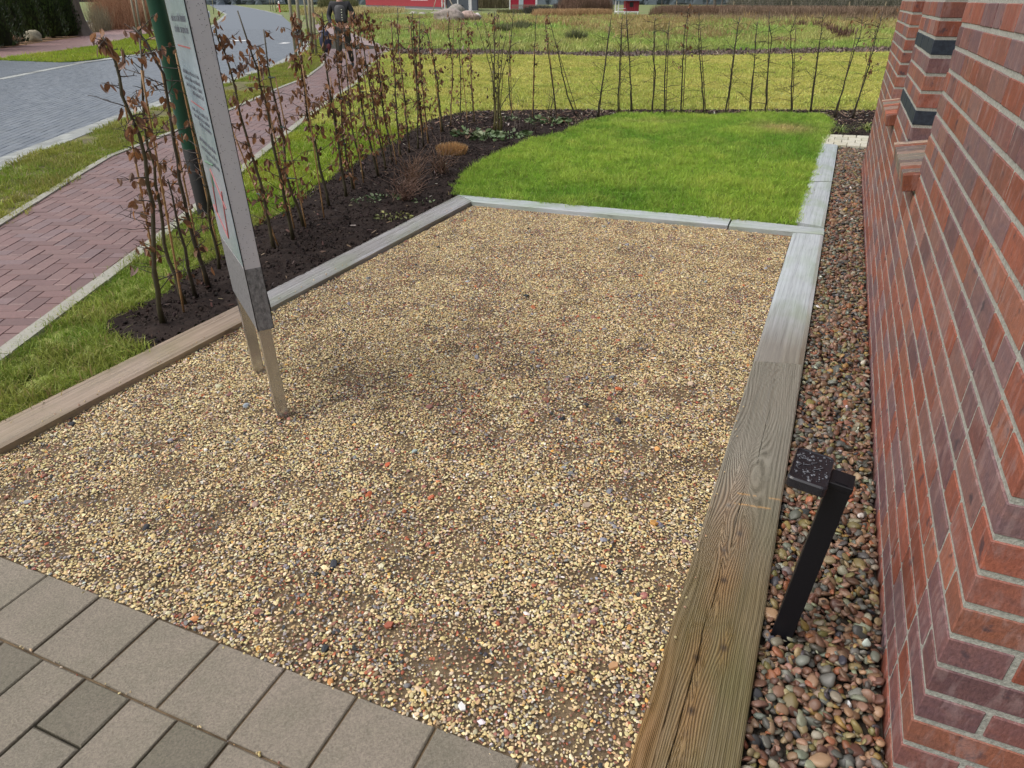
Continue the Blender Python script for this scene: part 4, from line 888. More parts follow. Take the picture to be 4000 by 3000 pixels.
# ================================================================ hedge saplings
M_BARK = colmat('dark_wet_bark', 0.5, 0.45, 0.25, 60, 0.4, 0.002)
M_CANE = colmat('bamboo_cane', 0.5, 0.4, 0.2, 30, 0.2, 0.001, False, (1, 1, 3))
M_TIE = simple('green_plastic_tie', (0.01, 0.035, 0.025), 0.5)
def leafmat():
    k = NT('dead_brown_leaf', 0.42, 0.45); a = k.attr('col').outputs['Color']; v = k.coord(); n_ = k.noise(v, 150, 4, .7)
    c = k.mix(1.0, a, k.ramp(n_, [(.25, .65), (.75, 1.3)]), 'MULTIPLY'); k.color(c)
    tr = k.n('ShaderNodeBsdfTranslucent', Color=c); mx = k.n('ShaderNodeMixShader', i0=.25); k.t.links.new(k.b.outputs[0], mx.inputs[1]); k.t.links.new(tr.outputs[0], mx.inputs[2]); k.t.links.new(mx.outputs[0], k.t.nodes['Material Output'].inputs[0]); return k.m
M_LEAF = leafmat()
LC = [(0.20, 0.092, 0.045), (0.24, 0.115, 0.055), (0.15, 0.072, 0.042), (0.31, 0.145, 0.06), (0.14, 0.075, 0.05), (0.25, 0.145, 0.085)]
def leaf(m, p, d, L, W, rnd, col):
    """hanging folded leaf from p along d"""
    d = d.normalized(); s = d.cross(Vector((rnd.gauss(0, 1), rnd.gauss(0, 1), rnd.gauss(0, .4)))); s = s.normalized() if s.length > .01 else Vector((1, 0, 0)); n_ = d.cross(s)
    cu = rnd.uniform(-.35, .35)*L; fo = rnd.uniform(.15, .9)*W*.5; V = []
    for t, w_ in ((0, .04), (.22, .75), (.5, 1.0), (.78, .62), (1.0, .03)):
        c = p+d*L*t+n_*cu*t*t; tw = s*math.cos(cu*t*9)+n_*math.sin(cu*t*9)
        V += [tuple(c-tw*W*.5*w_+n_*fo*w_), tuple(c), tuple(c+tw*W*.5*w_+n_*fo*w_)]
    F = []
    for k in range(4):
        b = 3*k; F += [(b, b+1, b+4, b+3), (b+1, b+2, b+5, b+4)]
    m.add(V, F, col)
def sapling(base, tip, label, leaves, seed, cane=None, top_y=None, via=(), r0=.011, twigs=22, leafzone=(0.15, 1.0), dark=False, group='saplings of the young hedge', name='hedge_sapling', tw=.16):
    rnd = random.Random(seed); bx, by = at(*base); Y = by
    P_ = [Vector((bx, by, -.02))]
    for q in via: P_.append(Vector(up(Y+rnd.uniform(-.03, .03), *q)))
    P_.append(Vector(up(Y+rnd.uniform(-.06, .06), *tip)))
    # refine with kinks
    pts = [P_[0]]
    for a_, b_ in zip(P_[:-1], P_[1:]):
        n_ = max(2, int((b_-a_).length/.09))
        for i in range(1, n_+1): q = a_.lerp(b_, i/n_); pts.append(q+(Vector((rnd.gauss(0, .0045), rnd.gauss(0, .0045), 0)) if i < n_ else Vector()))
    root = empty(name, (bx, by, 0), 0, label, 'sapling', group); o = Vector((bx, by, 0)); m = MB(); lf = MB(); m.smooth = True
    bark = (0.030, 0.024, 0.017) if dark else rnd.choice([(0.05, 0.043, 0.022), (0.06, 0.05, 0.025), (0.04, 0.032, 0.02)])
    tc = (0.035, 0.024, 0.018)
    n_ = len(pts); rad = [r0*(1-.72*i/(n_-1))+.001 for i in range(n_)]; rad[0] *= 1.35
    m.tube([p-o for p in pts], rad, 6, bark)
    def hang(p, k):
        for _ in range(k):
            d = Vector((rnd.gauss(0, .45), rnd.gauss(0, .45), -1)); L = rnd.uniform(.030, .055)
            c = rnd.choice(LC); f = rnd.uniform(.8, 1.35); leaf(lf, p+Vector((rnd.gauss(0, .012), rnd.gauss(0, .012), rnd.gauss(0, .012)))-o, d, L, L*rnd.uniform(.42, .62), rnd, (c[0]*f, c[1]*f, c[2]*f))
    H_ = pts[-1].z
    for i in range(twigs):
        t = rnd.uniform(.10, .97); q = t*(n_-1); k = int(q); p = pts[k].lerp(pts[min(k+1, n_-1)], q-k)
        az = rnd.uniform(0, 6.283); ln = tw*rnd.uniform(.35, 1.35)*(1.1-.4*t); el = rnd.uniform(-.05, .75)
        d = Vector((math.cos(az)*math.cos(el), math.sin(az)*math.cos(el)*.8, math.sin(el))); tp = [p]; seg = 5; cur = p.copy()
        for s_ in range(seg):
            d = (d+Vector((rnd.gauss(0, .16), rnd.gauss(0, .16), rnd.gauss(-.02, .13)))).normalized(); cur = cur+d*ln/seg; tp.append(cur.copy())
            if rnd.random() < .45 and s_ > 0:
                d2 = (d+Vector((rnd.gauss(0, .7), rnd.gauss(0, .7), rnd.gauss(0, .5)))).normalized(); e_ = cur+d2*ln*rnd.uniform(.15, .4); m.tube([cur-o, (cur.lerp(e_, .5)+Vector((0, 0, .003)))-o, e_-o], [.0019, .0015, .0010], 3, tc)
                if leafzone[0] <= t <= leafzone[1] and rnd.random() < leaves*.5: hang(e_, 1)
        m.tube([x_-o for x_ in tp], [.0032, .0027, .0023, .0019, .0016, .0012], 4, tc)
        if leafzone[0] <= t <= leafzone[1]:
            for x_ in tp[1:]:
                if rnd.random() < leaves*.62: hang(x_, rnd.choice([1, 1, 2, 2, 3]))
    nl = int(40*leaves*leaves*H_)
    cl = [rnd.uniform(*leafzone) for _ in range(5)]
    for i in range(nl):
        t = min(leafzone[1], max(leafzone[0], rnd.gauss(rnd.choice(cl), .07))); q = t*(n_-1); k = int(min(q, n_-1.001)); p = pts[k].lerp(pts[k+1], q-k)+Vector((rnd.gauss(0, .018), rnd.gauss(0, .018), 0)); hang(p, rnd.choice([1, 2]))
    m.build('stem', M_BARK, root)
    if lf.f: lf.build('leaves', M_LEAF, root)
    if cane:
        (cb, ct_) = cane; c0 = Vector((*at(*cb), -.03)); c1 = Vector(up(c0.y, *ct_)); cm = MB(); cm.smooth = True; cc = (0.30, 0.175, 0.075) if not dark else (0.09, 0.06, 0.035)
        nn = 8; cm.tube([(c0.lerp(c1, i/nn))-o for i in range(nn+1)], [.0062-.0016*i/nn for i in range(nn+1)], 6, cc)
        for i in range(1, nn): cm.tube([(c0.lerp(c1, i/nn+.002))-o, (c0.lerp(c1, i/nn+.006))-o], [.0068, .0068], 6, (cc[0]*.6, cc[1]*.6, cc[2]*.6))
        cm.build('support_cane', M_CANE, root)
        for t in (.3, .55, .8):
            q = t*(n_-1); k = int(q); p = pts[k].lerp(pts[k+1], q-k); zq = (p.z-c0.z)/(c1.z-c0.z)
            if 0 < zq < 1:
                cq = c0.lerp(c1, zq); 
                if (cq-p).length < .09:
                    tm = MB(); tm.tube([p-o+Vector((0, -.012, 0)), (p+cq)/2-o+Vector((0, -.012, .002)), cq-o+Vector((0, -.009, 0))], .0045, 4); tm.tube([p-o-Vector((0, 0, .004)), p-o+Vector((0, 0, .004))], .0135, 8); tm.build('plant_tie', M_TIE, root)
    return root
L_ = sapling
L_((636, 1258), (395, 135), 'leftmost leafy sapling at the near corner of the soil bed by the red path', .48, 1, ((624, 1147), (455, 228)), via=((602, 1060), (597, 800), (545, 530), (475, 370), (450, 240)), r0=.013, twigs=34)
L_((722, 1182), (545, 150), 'second sapling from the left, in front of the red path, with brown leaves low down', .42, 2, ((716, 1212), (552, 275)), via=((640, 950), (625, 800), (563, 480), (555, 330)), r0=.011, twigs=30)
L_((764, 1158), (655, 700), 'short reddish stem third from the left, between two taller leafy saplings', .35, 3, None, via=((700, 900),), r0=.0105, twigs=10)
L_((815, 1118), (520, 105), 'sapling right beside the green lamp post, left of the sign', .36, 4, ((800, 1100), (622, 238)), via=((755, 930), (700, 700), (660, 420), (640, 290), (570, 160)), r0=.012, twigs=36)
L_((855, 1050), (690, 130), 'sapling half hidden between the lamp post and the sign', .25, 5, ((860, 1010), (683, 195)), via=((800, 700), (740, 400)), r0=.009, twigs=40, tw=.2)
L_((1071, 968), (838, 110), 'first sapling right of the sign, thickly leaved near its top', .8, 6, ((1088, 955), (905, 500)), via=((1020, 720), (960, 520), (920, 350), (880, 210)), r0=.012, twigs=26)
L_((1145, 927), (928, 42), 'second sapling right of the sign, with a tall bare forked tip', .6, 7, ((1150, 890), (1000, 200)), via=((1105, 740), (1065, 560), (1035, 390), (985, 215)), r0=.013, twigs=30)
L_((1188, 882), (1030, 115), 'third sapling right of the sign, leaning towards its cane', .62, 8, ((1196, 886), (1075, 300)), via=((1120, 690), (1110, 560), (1060, 330)), r0=.012, twigs=28)
L_((1285, 803), (1150, 60), 'fourth sapling right of the sign, with dense curled leaves and a close cane', .95, 9, ((1266, 848), (1180, 250)), via=((1240, 600), (1200, 450), (1178, 230)), r0=.012, twigs=34)
L_((1353, 768), (1258, 48), 'fifth sapling right of the sign, in front of the walking person', .75, 10, ((1350, 760), (1290, 300)), via=((1318, 540), (1290, 370), (1268, 200)), r0=.013, twigs=32)
L_((1382, 738), (1300, 60), 'sixth sapling right of the sign, just left of a bare yellow cane', .8, 11, ((1386, 738), (1325, 250)), via=((1340, 540), (1322, 300)), r0=.011, twigs=30)
L_((1425, 700), (1345, 95), 'seventh sapling right of the sign, thin and tied to a yellow cane', .7, 12, ((1420, 711), (1350, 200)), via=((1375, 500), (1355, 300)), r0=.009, twigs=26)
L_((1477, 684), (1378, 45), 'eighth sapling right of the sign, with leaves all the way up', .95, 13, ((1480, 684), (1400, 150)), via=((1430, 500), (1395, 280)), r0=.012, twigs=30)
L_((1508, 662), (1395, 60), 'ninth sapling right of the sign, with a low cluster of rusty leaves', .8, 14, ((1510, 662), (1440, 200)), via=((1470, 480), (1430, 250)), r0=.011, twigs=26)
L_((1534, 635), (1424, 42), 'tenth sapling right of the sign, thickly hung with drooping leaves', 1.05, 15, ((1550, 640), (1475, 230)), via=((1500, 450), (1468, 200), (1440, 90)), r0=.012, twigs=34)
L_((1566, 613), (1528, 78), 'eleventh sapling right of the sign, with a bare yellow cane beside it', .7, 16, ((1560, 610), (1527, 80)), via=((1548, 440), (1535, 180)), r0=.011, twigs=24)
L_((1599, 597), (1553, 30), 'twelfth sapling right of the sign, standing straight with a bare tip', .6, 17, ((1602, 597), (1560, 200)), via=((1580, 380), (1556, 190)), r0=.0125, twigs=24)
L_((1632, 580), (1603, 60), 'thirteenth sapling right of the sign, left one of a tight trio', .45, 18, None, via=((1632, 400), (1620, 250)), r0=.009, twigs=20)
L_((1656, 575), (1610, 48), 'fourteenth sapling right of the sign, middle of the tight trio with two canes', .6, 19, ((1654, 575), (1600, 100)), via=((1635, 360), (1618, 160)), r0=.012, twigs=24)
L_((1674, 559), (1640, 60), 'fifteenth sapling right of the sign, right one of the tight trio', .6, 20, ((1672, 560), (1630, 150)), via=((1655, 400), (1640, 200)), r0=.0105, twigs=22)
L_((1730, 515), (1652, 85), 'sapling with a flared foot in the middle of the curving row, leafy near the top', .55, 21, ((1724, 515), (1680, 120)), via=((1705, 300), (1672, 140)), r0=.013, twigs=22)
L_((1757, 494), (1752, 45), 'thin bare stemmed sapling right of the one with the flared foot', .4, 22, ((1760, 494), (1772, 90)), via=((1768, 300), (1756, 150)), r0=.010, twigs=20)
L_((1798, 473), (1805, 70), 'sapling on the far side of the bed with one curved branch over the big boulder', .35, 23, ((1826, 475), (1800, 200)), via=((1800, 330), (1795, 200)), r0=.009, twigs=18)
L_((1852, 477), (1828, 90), 'sapling left of the tall multi stemmed shrub, leafy in its middle', .6, 24, ((1855, 477), (1832, 180)), via=((1840, 300), (1830, 180)), r0=.010, twigs=22)
L_((1930, 469), (1931, 45), 'dark sapling inside the tall shrub with a bundle of dead leaves near its top', .45, 25, None, via=((1930, 270),), r0=.012, twigs=20, leafzone=(.72, .98), dark=True)
L_((2001, 461), (2005, 40), 'sapling right of the tall shrub, wavy and almost bare', .12, 26, ((2000, 461), (1990, 120)), via=((1990, 370), (1988, 250), (1998, 120)), r0=.010, twigs=18)
L_((2082, 461), (2096, 58), 'lone sapling with one drooping orange leaf spray on its left side', .25, 27, ((2080, 461), (2086, 200)), via=((2086, 270), (2090, 120)), r0=.010, twigs=14, leafzone=(.45, .9))
L_((2176, 466), (2128, 70), 'left stem of the pair crossing near the bed curve, with leaves at its tip', .4, 28, ((2178, 466), (2140, 150)), via=((2160, 340), (2140, 200)), r0=.010, twigs=16, leafzone=(.45, 1))
L_((2254, 456), (2140, 60), 'strongly left leaning sapling at the bed curve', .25, 29, ((2262, 452), (2180, 200)), via=((2215, 370), (2180, 200)), r0=.010, twigs=18, leafzone=(.7, 1), dark=True)
LB_ = [((2333, 456), (2388, 58), ((2362, 270), (2382, 120)), .0, 'first bare sapling of the rear row, leaning right'), ((2414, 442), (2432, 60), ((2420, 270),), .0, 'second bare sapling of the rear row, nearly straight'),
 ((2466, 437), (2446, 32), ((2460, 240), (2450, 120)), .0, 'third bare sapling of the rear row, leaning left towards the red playhouse'), ((2544, 442), (2562, 68), ((2560, 290), (2550, 210), (2556, 100)), .0, 'fourth bare sapling of the rear row, with a kink above its middle'),
 ((2595, 448), (2615, 82), ((2596, 315), (2605, 160)), .0, 'fifth bare sapling of the rear row, thin with a small fork'), ((2661, 448), (2692, 20), ((2665, 300), (2672, 150), (2684, 70)), .32, 'sixth sapling of the rear row, the one with red brown leaf tufts'),
 ((2753, 448), (2730, 48), ((2737, 270), (2728, 130)), .0, 'seventh bare sapling of the rear row, leaning left, with a doubled stem'), ((2835, 448), (2890, 65), ((2862, 245), (2882, 100)), .0, 'eighth bare sapling of the rear row, leaning right with a wide crown'),
 ((2927, 434), (2960, 85), ((2945, 270), (2950, 150)), .0, 'ninth bare sapling of the rear row, with a twiggy middle'), ((2991, 445), (3006, 45), ((2998, 300), (3015, 150), (3004, 95)), .0, 'tenth bare sapling of the rear row, with a pronounced fork at the top'),
 ((3090, 439), (3112, 60), ((3097, 235), (3086, 130)), .06, 'eleventh sapling of the rear row, crooked with spreading tips'), ((3163, 439), (3220, 50), ((3190, 245), (3210, 110)), .0, 'twelfth bare sapling of the rear row, tall and tilted right'),
 ((3258, 461), (3368, 62), ((3318, 260), (3362, 130)), .05, 'thirteenth sapling of the rear row, bent like a bow before the wall'), ((3328, 464), (3448, 48), ((3395, 260), (3425, 130)), .5, 'last sapling of the rear row next to the brick wall, with shiny brown leaves')]
for i, (b_, t_, v_, lv, lab) in enumerate(LB_):
    L_(b_, t_, lab, lv, 60+i, ((b_[0]+6, b_[1]-2), (t_[0]*.85+b_[0]*.15, t_[1]+45)), via=v_, r0=.011, twigs=30, dark=True, leafzone=(.45, 1), tw=.26)
# multi stemmed shrub
def multistem(base, tips, label, name, group, r0, colr, twn=6, leaves=0, seed=1, cat='shrub', up_curve=.12):
    rnd = random.Random(seed); bx, by = at(*base); root = empty(name, (bx, by, 0), 0, label, cat, group); m = MB(); m.smooth = True; lf = MB(); o = Vector((bx, by, 0))
    for t_ in tips:
        tip = Vector(up(by+rnd.uniform(-.2, .2), *t_))-o; b0 = Vector((rnd.gauss(0, .045), rnd.gauss(0, .045), -.02)); pts = []
        for i in range(9): s_ = i/8; pts.append(b0+(tip-b0)*s_+Vector((tip.x*(-up_curve)*math.sin(s_*3.14)*2, 0, 0))+Vector((rnd.gauss(0, .01), rnd.gauss(0, .01), 0))*(0 < i < 8))
        m.tube(pts, [r0*(1-.75*i/8)+.001 for i in range(9)], 5, colr)
        for k in range(twn):
            p = pts[rnd.randint(3, 8)]; d = Vector((rnd.gauss(0, .7), rnd.gauss(0, .5), rnd.uniform(.1, 1))).normalized()*rnd.uniform(.08, .28); m.tube([p, p+d*.5+Vector((0, 0, .01)), p+d], [.002, .0016, .001], 3, colr)
            if rnd.random() < leaves:
                for _ in range(3): L = rnd.uniform(.03, .05); leaf(lf, p+d*rnd.random(), Vector((rnd.gauss(0, .5), rnd.gauss(0, .5), -1)), L, L*.5, rnd, (.07, .045, .035))
    m.build('stems', M_BARK, root)
    if lf.f: lf.build('leaves', M_LEAF, root)
    return root
multistem((1949, 521), [(1842, 40), (1880, 50), (1895, 120), (1950, 60), (1985, 90), (2010, 130), (1935, 20), (1965, 260), (2030, 300)], 'tall many stemmed shrub with greenish bare branches in the soil bed', 'tall_shrub', None, .0085, (0.11, 0.095, 0.035), 8, .35, 5)
multistem((2028, 500), [(2000, 400), (2025, 380), (2045, 385), (2012, 430)], 'small bare grey twig shrub right of the tall shrub', 'small_shrub', 'small bare shrubs at the back of the soil bed', .004, (0.10, 0.075, 0.055), 3, 0, 6)
multistem((2085, 528), [(2060, 440), (2075, 430), (2095, 435), (2115, 450), (2085, 420)], 'small dark bare shrub nearest to the lawn tip', 'small_shrub', 'small bare shrubs at the back of the soil bed', .005, (0.04, 0.028, 0.022), 3, 0, 7)
multistem((2140, 480), [(2145, 360), (2165, 340), (2180, 350), (2150, 390)], 'slim upright bare shrub among the grey green leaves', 'small_shrub', 'small bare shrubs at the back of the soil bed', .005, (0.08, 0.065, 0.035), 3, 0, 8)
for i, (bs, sp, hh, nn, lab, cc) in enumerate((((1612, 722), 58, 105, 44, 'fan of brown cut twigs in the soil bed, middle one of three', (0.17, 0.095, 0.06)), ((1722, 672), 52, 85, 34, 'twiggy brown cut shrub touching the straw coloured tussock', (0.15, 0.085, 0.055)), ((1580, 780), 70, 80, 44, 'lowest brown cut twig shrub, in front of the other two', (0.15, 0.085, 0.06)))):
    rnd = random.Random(80+i); multistem(bs, [(bs[0]+rnd.gauss(0, sp*.6), bs[1]-hh*rnd.uniform(.4, 1.1)) for _ in range(nn)], lab, 'cut_shrub', 'cut back twiggy shrubs in the soil bed', .0032, cc, 1, 0, 80+i, up_curve=.05)
# straw tussock
def tussock(px, py, rx, hh, n, name, label, colA, colB, w_=.0022, group=None, cat='ornamental grass', lean=.35, seed=3, Z=0):
    rnd = random.Random(seed); bx, by = at(px, py, Z); root = empty(name, (bx, by, Z), 0, label, cat, group); m = MB()
    for i in range(n):
        a_ = rnd.uniform(0, 6.283); r_ = rx*math.sqrt(rnd.random())*.8; p = Vector((r_*math.cos(a_), r_*math.sin(a_)*.8, 0)); d = Vector((math.cos(a_)*r_/rx*lean+rnd.gauss(0, .12), math.sin(a_)*r_/rx*lean+rnd.gauss(0, .12), 1)).normalized(); h_ = hh*rnd.uniform(.75, 1.1)*(1-.55*(r_/rx)**2)
        f = rnd.random(); c = tuple(colA[k]*(1-f)+colB[k]*f for k in range(3)); s_ = Vector((rnd.gauss(0, 1), rnd.gauss(0, 1), 0)).normalized()*w_; q = p+d*h_*.6; e_ = p+d*h_+Vector((d.x, d.y, -.3))*h_*lean*.4
        m.add([tuple(p-s_), tuple(p+s_), tuple(q+s_*.8), tuple(q-s_*.8), tuple(e_+s_*.3), tuple(e_-s_*.3)], [(0, 1, 2, 3), (3, 2, 4, 5)], c)
    m.build('blades', colmat(name+'_blades', .6, .3, .15, 40, 0), root); return root
tussock(1765, 600, .20, .13, 1500, 'straw_tussock', 'straw coloured clipped grass tussock in the soil bed', (0.42, 0.24, 0.10), (0.58, 0.38, 0.18))
# low leafy perennials
M_GREENLEAF = colmat('low_green_leaf', 0.45, .4, .25, 50, .2)
def perennial(px, py, rx, n, name, label, cols, seed, group='low leafy perennials in the soil bed', L0=.055, flat=1.0):
    rnd = random.Random(seed); bx, by = at(px, py); root = empty(name, (bx, by, 0), 0, label, 'perennial', group); m = MB()
    for i in range(n):
        a_ = rnd.uniform(0, 6.283); r_ = rx*math.sqrt(rnd.random()); p = Vector((r_*math.cos(a_), r_*.7*math.sin(a_), rnd.uniform(.008, .05*flat))); d = Vector((math.cos(a_), math.sin(a_), rnd.uniform(-.35, .6))); L = L0*rnd.uniform(.5, 1.2)
        c = rnd.choice(cols); f = rnd.uniform(.8, 1.25); leaf(m, p, d, L, L*rnd.uniform(.45, .7), rnd, (c[0]*f, c[1]*f, c[2]*f))
    m.build('leaves', M_GREENLEAF, root); return root
GL = [(0.12, 0.18, 0.075), (0.17, 0.21, 0.115), (0.08, 0.13, 0.05), (0.14, 0.08, 0.045)]
perennial(1840, 530, .22, 90, 'leafy_perennial', 'pale green leafy clump mixed with brown leaves, left of the tall shrub foot', GL, 1, L0=.09)
perennial(1912, 545, .17, 50, 'leafy_perennial', 'grey green clump directly below the tall shrub foot', GL[:3], 2, L0=.09)
perennial(1995, 535, .22, 60, 'leafy_perennial', 'spreading grey green clump right of the tall shrub foot', GL[:3], 3, L0=.08)
perennial(2150, 480, .28, 80, 'leafy_perennial', 'large grey green clump at the back near the lawn edge', GL, 5, L0=.09)
perennial(1990, 470, .12, 30, 'leafy_perennial', 'small green clump behind the small grey shrub', GL[:3], 6, L0=.07)
perennial(1510, 775, .16, 45, 'leafy_perennial', 'small green weed patch left of the lowest twig shrub', GL[:3], 7, L0=.035, flat=.4)
perennial(1655, 790, .10, 14, 'leafy_perennial', 'few green leaves right of the lowest twig shrub', GL[:3], 8, L0=.035, flat=.4)
perennial(1540, 850, .14, 50, 'leafy_perennial', 'yellowish weed patch beside the grey sleeper', [(0.24, 0.24, 0.08), (0.16, 0.18, 0.06)], 9, L0=.035, flat=.4)
perennial(1430, 788, .12, 30, 'leafy_perennial', 'tiny scattered weeds in the middle of the dark soil', GL[:3], 10, L0=.03, flat=.4)
def strap(px, py, label, seed):
    rnd = random.Random(seed); bx, by = at(px, py); root = empty('strap_leaf_plant', (bx, by, 0), 0, label, 'plant', 'evergreen plants with strap leaves'); m = MB()
    for i in range(70):
        a_ = rnd.uniform(0, 6.283); L = rnd.uniform(.12, .26); e0 = rnd.uniform(.5, 1.25); p = Vector((rnd.gauss(0, .02), rnd.gauss(0, .02), 0)); d = Vector((math.cos(a_), math.sin(a_), 0)); s_ = Vector((-d.y, d.x, 0))*.005; V = []; cur = p; el = e0
        for k in range(6):
            V += [tuple(cur-s_*(1-k/6)), tuple(cur+s_*(1-k/6))]; cur = cur+(d*math.cos(el)+Vector((0, 0, math.sin(el))))*L/5; el -= .38
        f = rnd.uniform(.7, 1.3); c = rnd.choice([(0.11*f, 0.17*f, 0.03*f), (0.24*f, 0.26*f, 0.07*f)]); m.add(V, [(2*k, 2*k+1, 2*k+3, 2*k+2) for k in range(5)], c)
    m.build('leaves', M_GREENLEAF, root)
strap(3285, 515, 'left one of two green strap leaved plants behind the cream blocks', 1); strap(3385, 508, 'right one of two green strap leaved plants, against the wall', 2)
x_ = []
for (a_, b_, n_) in (((1058, 1199), (98, 1700), 16), ((1838, 786), (1100, 1175), 12), ((2500, 2850), (2900, 1560), 26)):
    for _ in range(n_): t_ = RNG.random(); q = at(a_[0]+(b_[0]-a_[0])*t_, a_[1]+(b_[1]-a_[1])*t_); x_.append((q[0]+(-.03 if a_[0] < 2000 else .03)*RNG.random(), q[1]+.01, .008))
c_, _ = palette(len(x_), [(0.6, 0.47, 0.25), (0.35, 0.22, 0.15)], [3, 1]); scatter('spilled_grit', M_STONE, ST_, np.array(x_), RNG.uniform(0, 6, (len(x_), 3)), np.full(len(x_), .0042), c_, RNG.integers(0, 10, len(x_)), label='few gravel stones lying on top of the sleepers')
# single white chips, a stick
def chip(px, py, s_, label, col=(0.75, 0.74, 0.72), name='white_shard', cat='shard', z=-.022, group=None, sd_=0):
    x_, y_ = at(px, py, z); m = MB(); rnd = random.Random(int(px)); n_ = 5; P_ = [(math.cos(i/n_*6.28+rnd.uniform(-.3, .3))*s_*rnd.uniform(.8, 1.1), math.sin(i/n_*6.28)*s_*rnd.uniform(.6, .9)) for i in range(n_)]
    m.prism(P_, -.004, .004, .001, col); o = m.build(name, M_CHIP, loc=(x_, y_, z)); o.rotation_euler = (rnd.gauss(0, .15), rnd.gauss(0, .15), rnd.uniform(0, 3)); return tag(o, label, cat, group)
WG = 'pale shards lying in the gravel'
chip(1806, 2761, .0125, 'largest bright white shard near the paving edge', group=WG); chip(1787, 2398, .008, 'small white shard in the lower middle of the gravel', group=WG)
chip(2557, 1400, .012, 'white shard in the gravel right of centre, left of the long sleeper', group=WG); chip(803, 1758, .0095, 'small white shard left of the sign legs', group=WG)
chip(1490, 2212, .011, 'pale yellow flat shard above the paving', (0.7, 0.66, 0.45), group=WG); chip(2712, 1702, .014, 'round beige stone beside the long sleeper', (0.42, 0.37, 0.26), 'beige_stone', 'stone')
chip(1518, 2442, .016, 'brick red oblong stone in the lower gravel', (0.30, 0.09, 0.05), 'red_stone', 'stone'); chip(2395, 2600, .017, 'flat orange stone at the lower right of the gravel', (0.45, 0.26, 0.13), 'orange_stone', 'stone')
chip(1945, 1340, .018, 'brick red stone in the upper middle of the gravel', (0.32, 0.10, 0.06), 'red_stone', 'stone'); chip(2555, 2040, .022, 'orange fossil like shard right of centre', (0.48, 0.25, 0.07), 'orange_stone', 'stone')
chip(1675, 1590, .02, 'dull red flat stone in the centre of the gravel', (0.22, 0.10, 0.08), 'red_stone', 'stone'); chip(2054, 1155, .019, 'black stone in the upper gravel', (0.03, 0.035, 0.04), 'black_stone', 'stone')
chip(2292, 1975, .02, 'beige round stone right of the middle of the gravel', (0.36, 0.29, 0.22), 'beige_stone', 'stone')
# ================================================================ distance
M_POSTW = colmat('weathered_post_wood', 0.6, .35, .22, 6, .4, .004, False, (6, 6, 1))
def post(bp, tp, r_, label, name='tree_stake', group='wooden tree stakes along the road', col=(0.24, 0.22, 0.15), z=-.02, cat='stake', H_=2.3):
    bx, by = at(*bp, z); b = Vector((bx, by, z)); t = Vector(up(by, *tp)); d = (t-b); t = b+d*(H_/d.z)
    o_ = Vector((bx, by, z)); m = MB(); m.smooth = True; m.tube([b-o_-Vector((0, 0, .05)), (b+t)/2-o_, t-o_], [r_, r_, r_*.95], 10, col); ob = m.build(name, M_POSTW, loc=tuple(o_)); return tag(ob, label, cat, group)
post((1158, 228), (1130, 0), .045, 'nearest tree stake by the road, behind the leafy saplings'); post((1178, 178), (1160, 0), .06, 'second stake from the road, thick and grey')
post((1205, 135), (1188, 0), .05, 'stake in the middle of the group behind the saplings'); post((1222, 213), (1206, 0), .045, 'left one of two green footed stakes'); post((1236, 214), (1218, 0), .04, 'right one of two green footed stakes')
post((544, 160), (512, 0), .04, 'left stake of the three at the far footpath', col=(0.30, 0.26, 0.19)); post((556, 162), (530, 0), .04, 'middle stake of the three at the far footpath', col=(0.26, 0.23, 0.17)); post((588, 155), (557, 0), .04, 'right stake of the three at the far footpath', col=(0.33, 0.28, 0.18))
post((1058, 41), (1052, 0), .045, 'left stake of the distant trio beside the fire hydrant'); post((1067, 42), (1061, 0), .045, 'middle stake of the distant trio beside the fire hydrant'); post((1078, 42), (1072, 0), .045, 'right stake of the distant trio beside the fire hydrant')
post((835, 53), (829, 0), .05, 'stake standing on the grass behind the parked car'); 
for i, (b_, t_) in enumerate((((1690, 45), (1702, 0)), ((1722, 42), (1738, 0)), ((1785, 55), (1757, 0)))):
    post(b_, t_, .06, ['left leaning prop of the tree in front of the red barn', 'middle leaning prop of the tree in front of the red barn', 'right leaning prop ending at the boulders'][i], 'tree_prop', 'leaning tree props in front of the barn', (0.36, 0.31, 0.24), H_=1.9)
def stone(px, py, r, label, col, seed, name='boulder', group=None, z=-.03, cat='boulder'):
    x_, y_ = at(px, py, z); m = MB(); m.smooth = True; m.blob((0, 0, r[2]*.55), r, seed, 3, .32, col, .6, 1.2); o_ = m.build(name, M_ROCK, loc=(x_, y_+r[1]*.8, z)); return tag(o_, label, cat, group)
k_ = NT('granite_rock', .6, .4); a_ = k_.attr('col').outputs['Color']; n_ = k_.noise(k_.coord(), 5, 8, .7); k_.color(k_.mix(1.0, a_, k_.ramp(n_, [(.3, .5), (.65, 1.35)]), 'MULTIPLY')); k_.bump(n_, .8, .03); M_ROCK = k_.m
stone(122, 163, (.34, .3, .30), 'round beige boulder in front of the conifer hedge', (0.30, 0.27, 0.19), 3); stone(362, 124, (.26, .25, .26), 'pale rock leaning at the foot of the big trunk', (0.42, 0.38, 0.36), 4)
stone(596, 162, (.22, .15, .1), 'small reddish boulder at the foot of the right stake', (0.30, 0.18, 0.12), 5)
GB = 'granite boulders in the meadow'
stone(1752, 88, (1.15, .8, .62), 'big brownish granite boulder, left in the meadow', (0.30, 0.25, 0.22), 6, group=GB); stone(1785, 76, (.8, .7, .75), 'dark mossy boulder behind the big one', (0.24, 0.22, 0.19), 7, group=GB); stone(1826, 86, (1.0, .7, .5), 'reddish boulder right of the big one', (0.36, 0.26, 0.22), 8, group=GB); stone(1862, 84, (.35, .5, .42), 'smallest white boulder at the right end of the heap', (0.55, 0.53, 0.5), 9, group=GB)
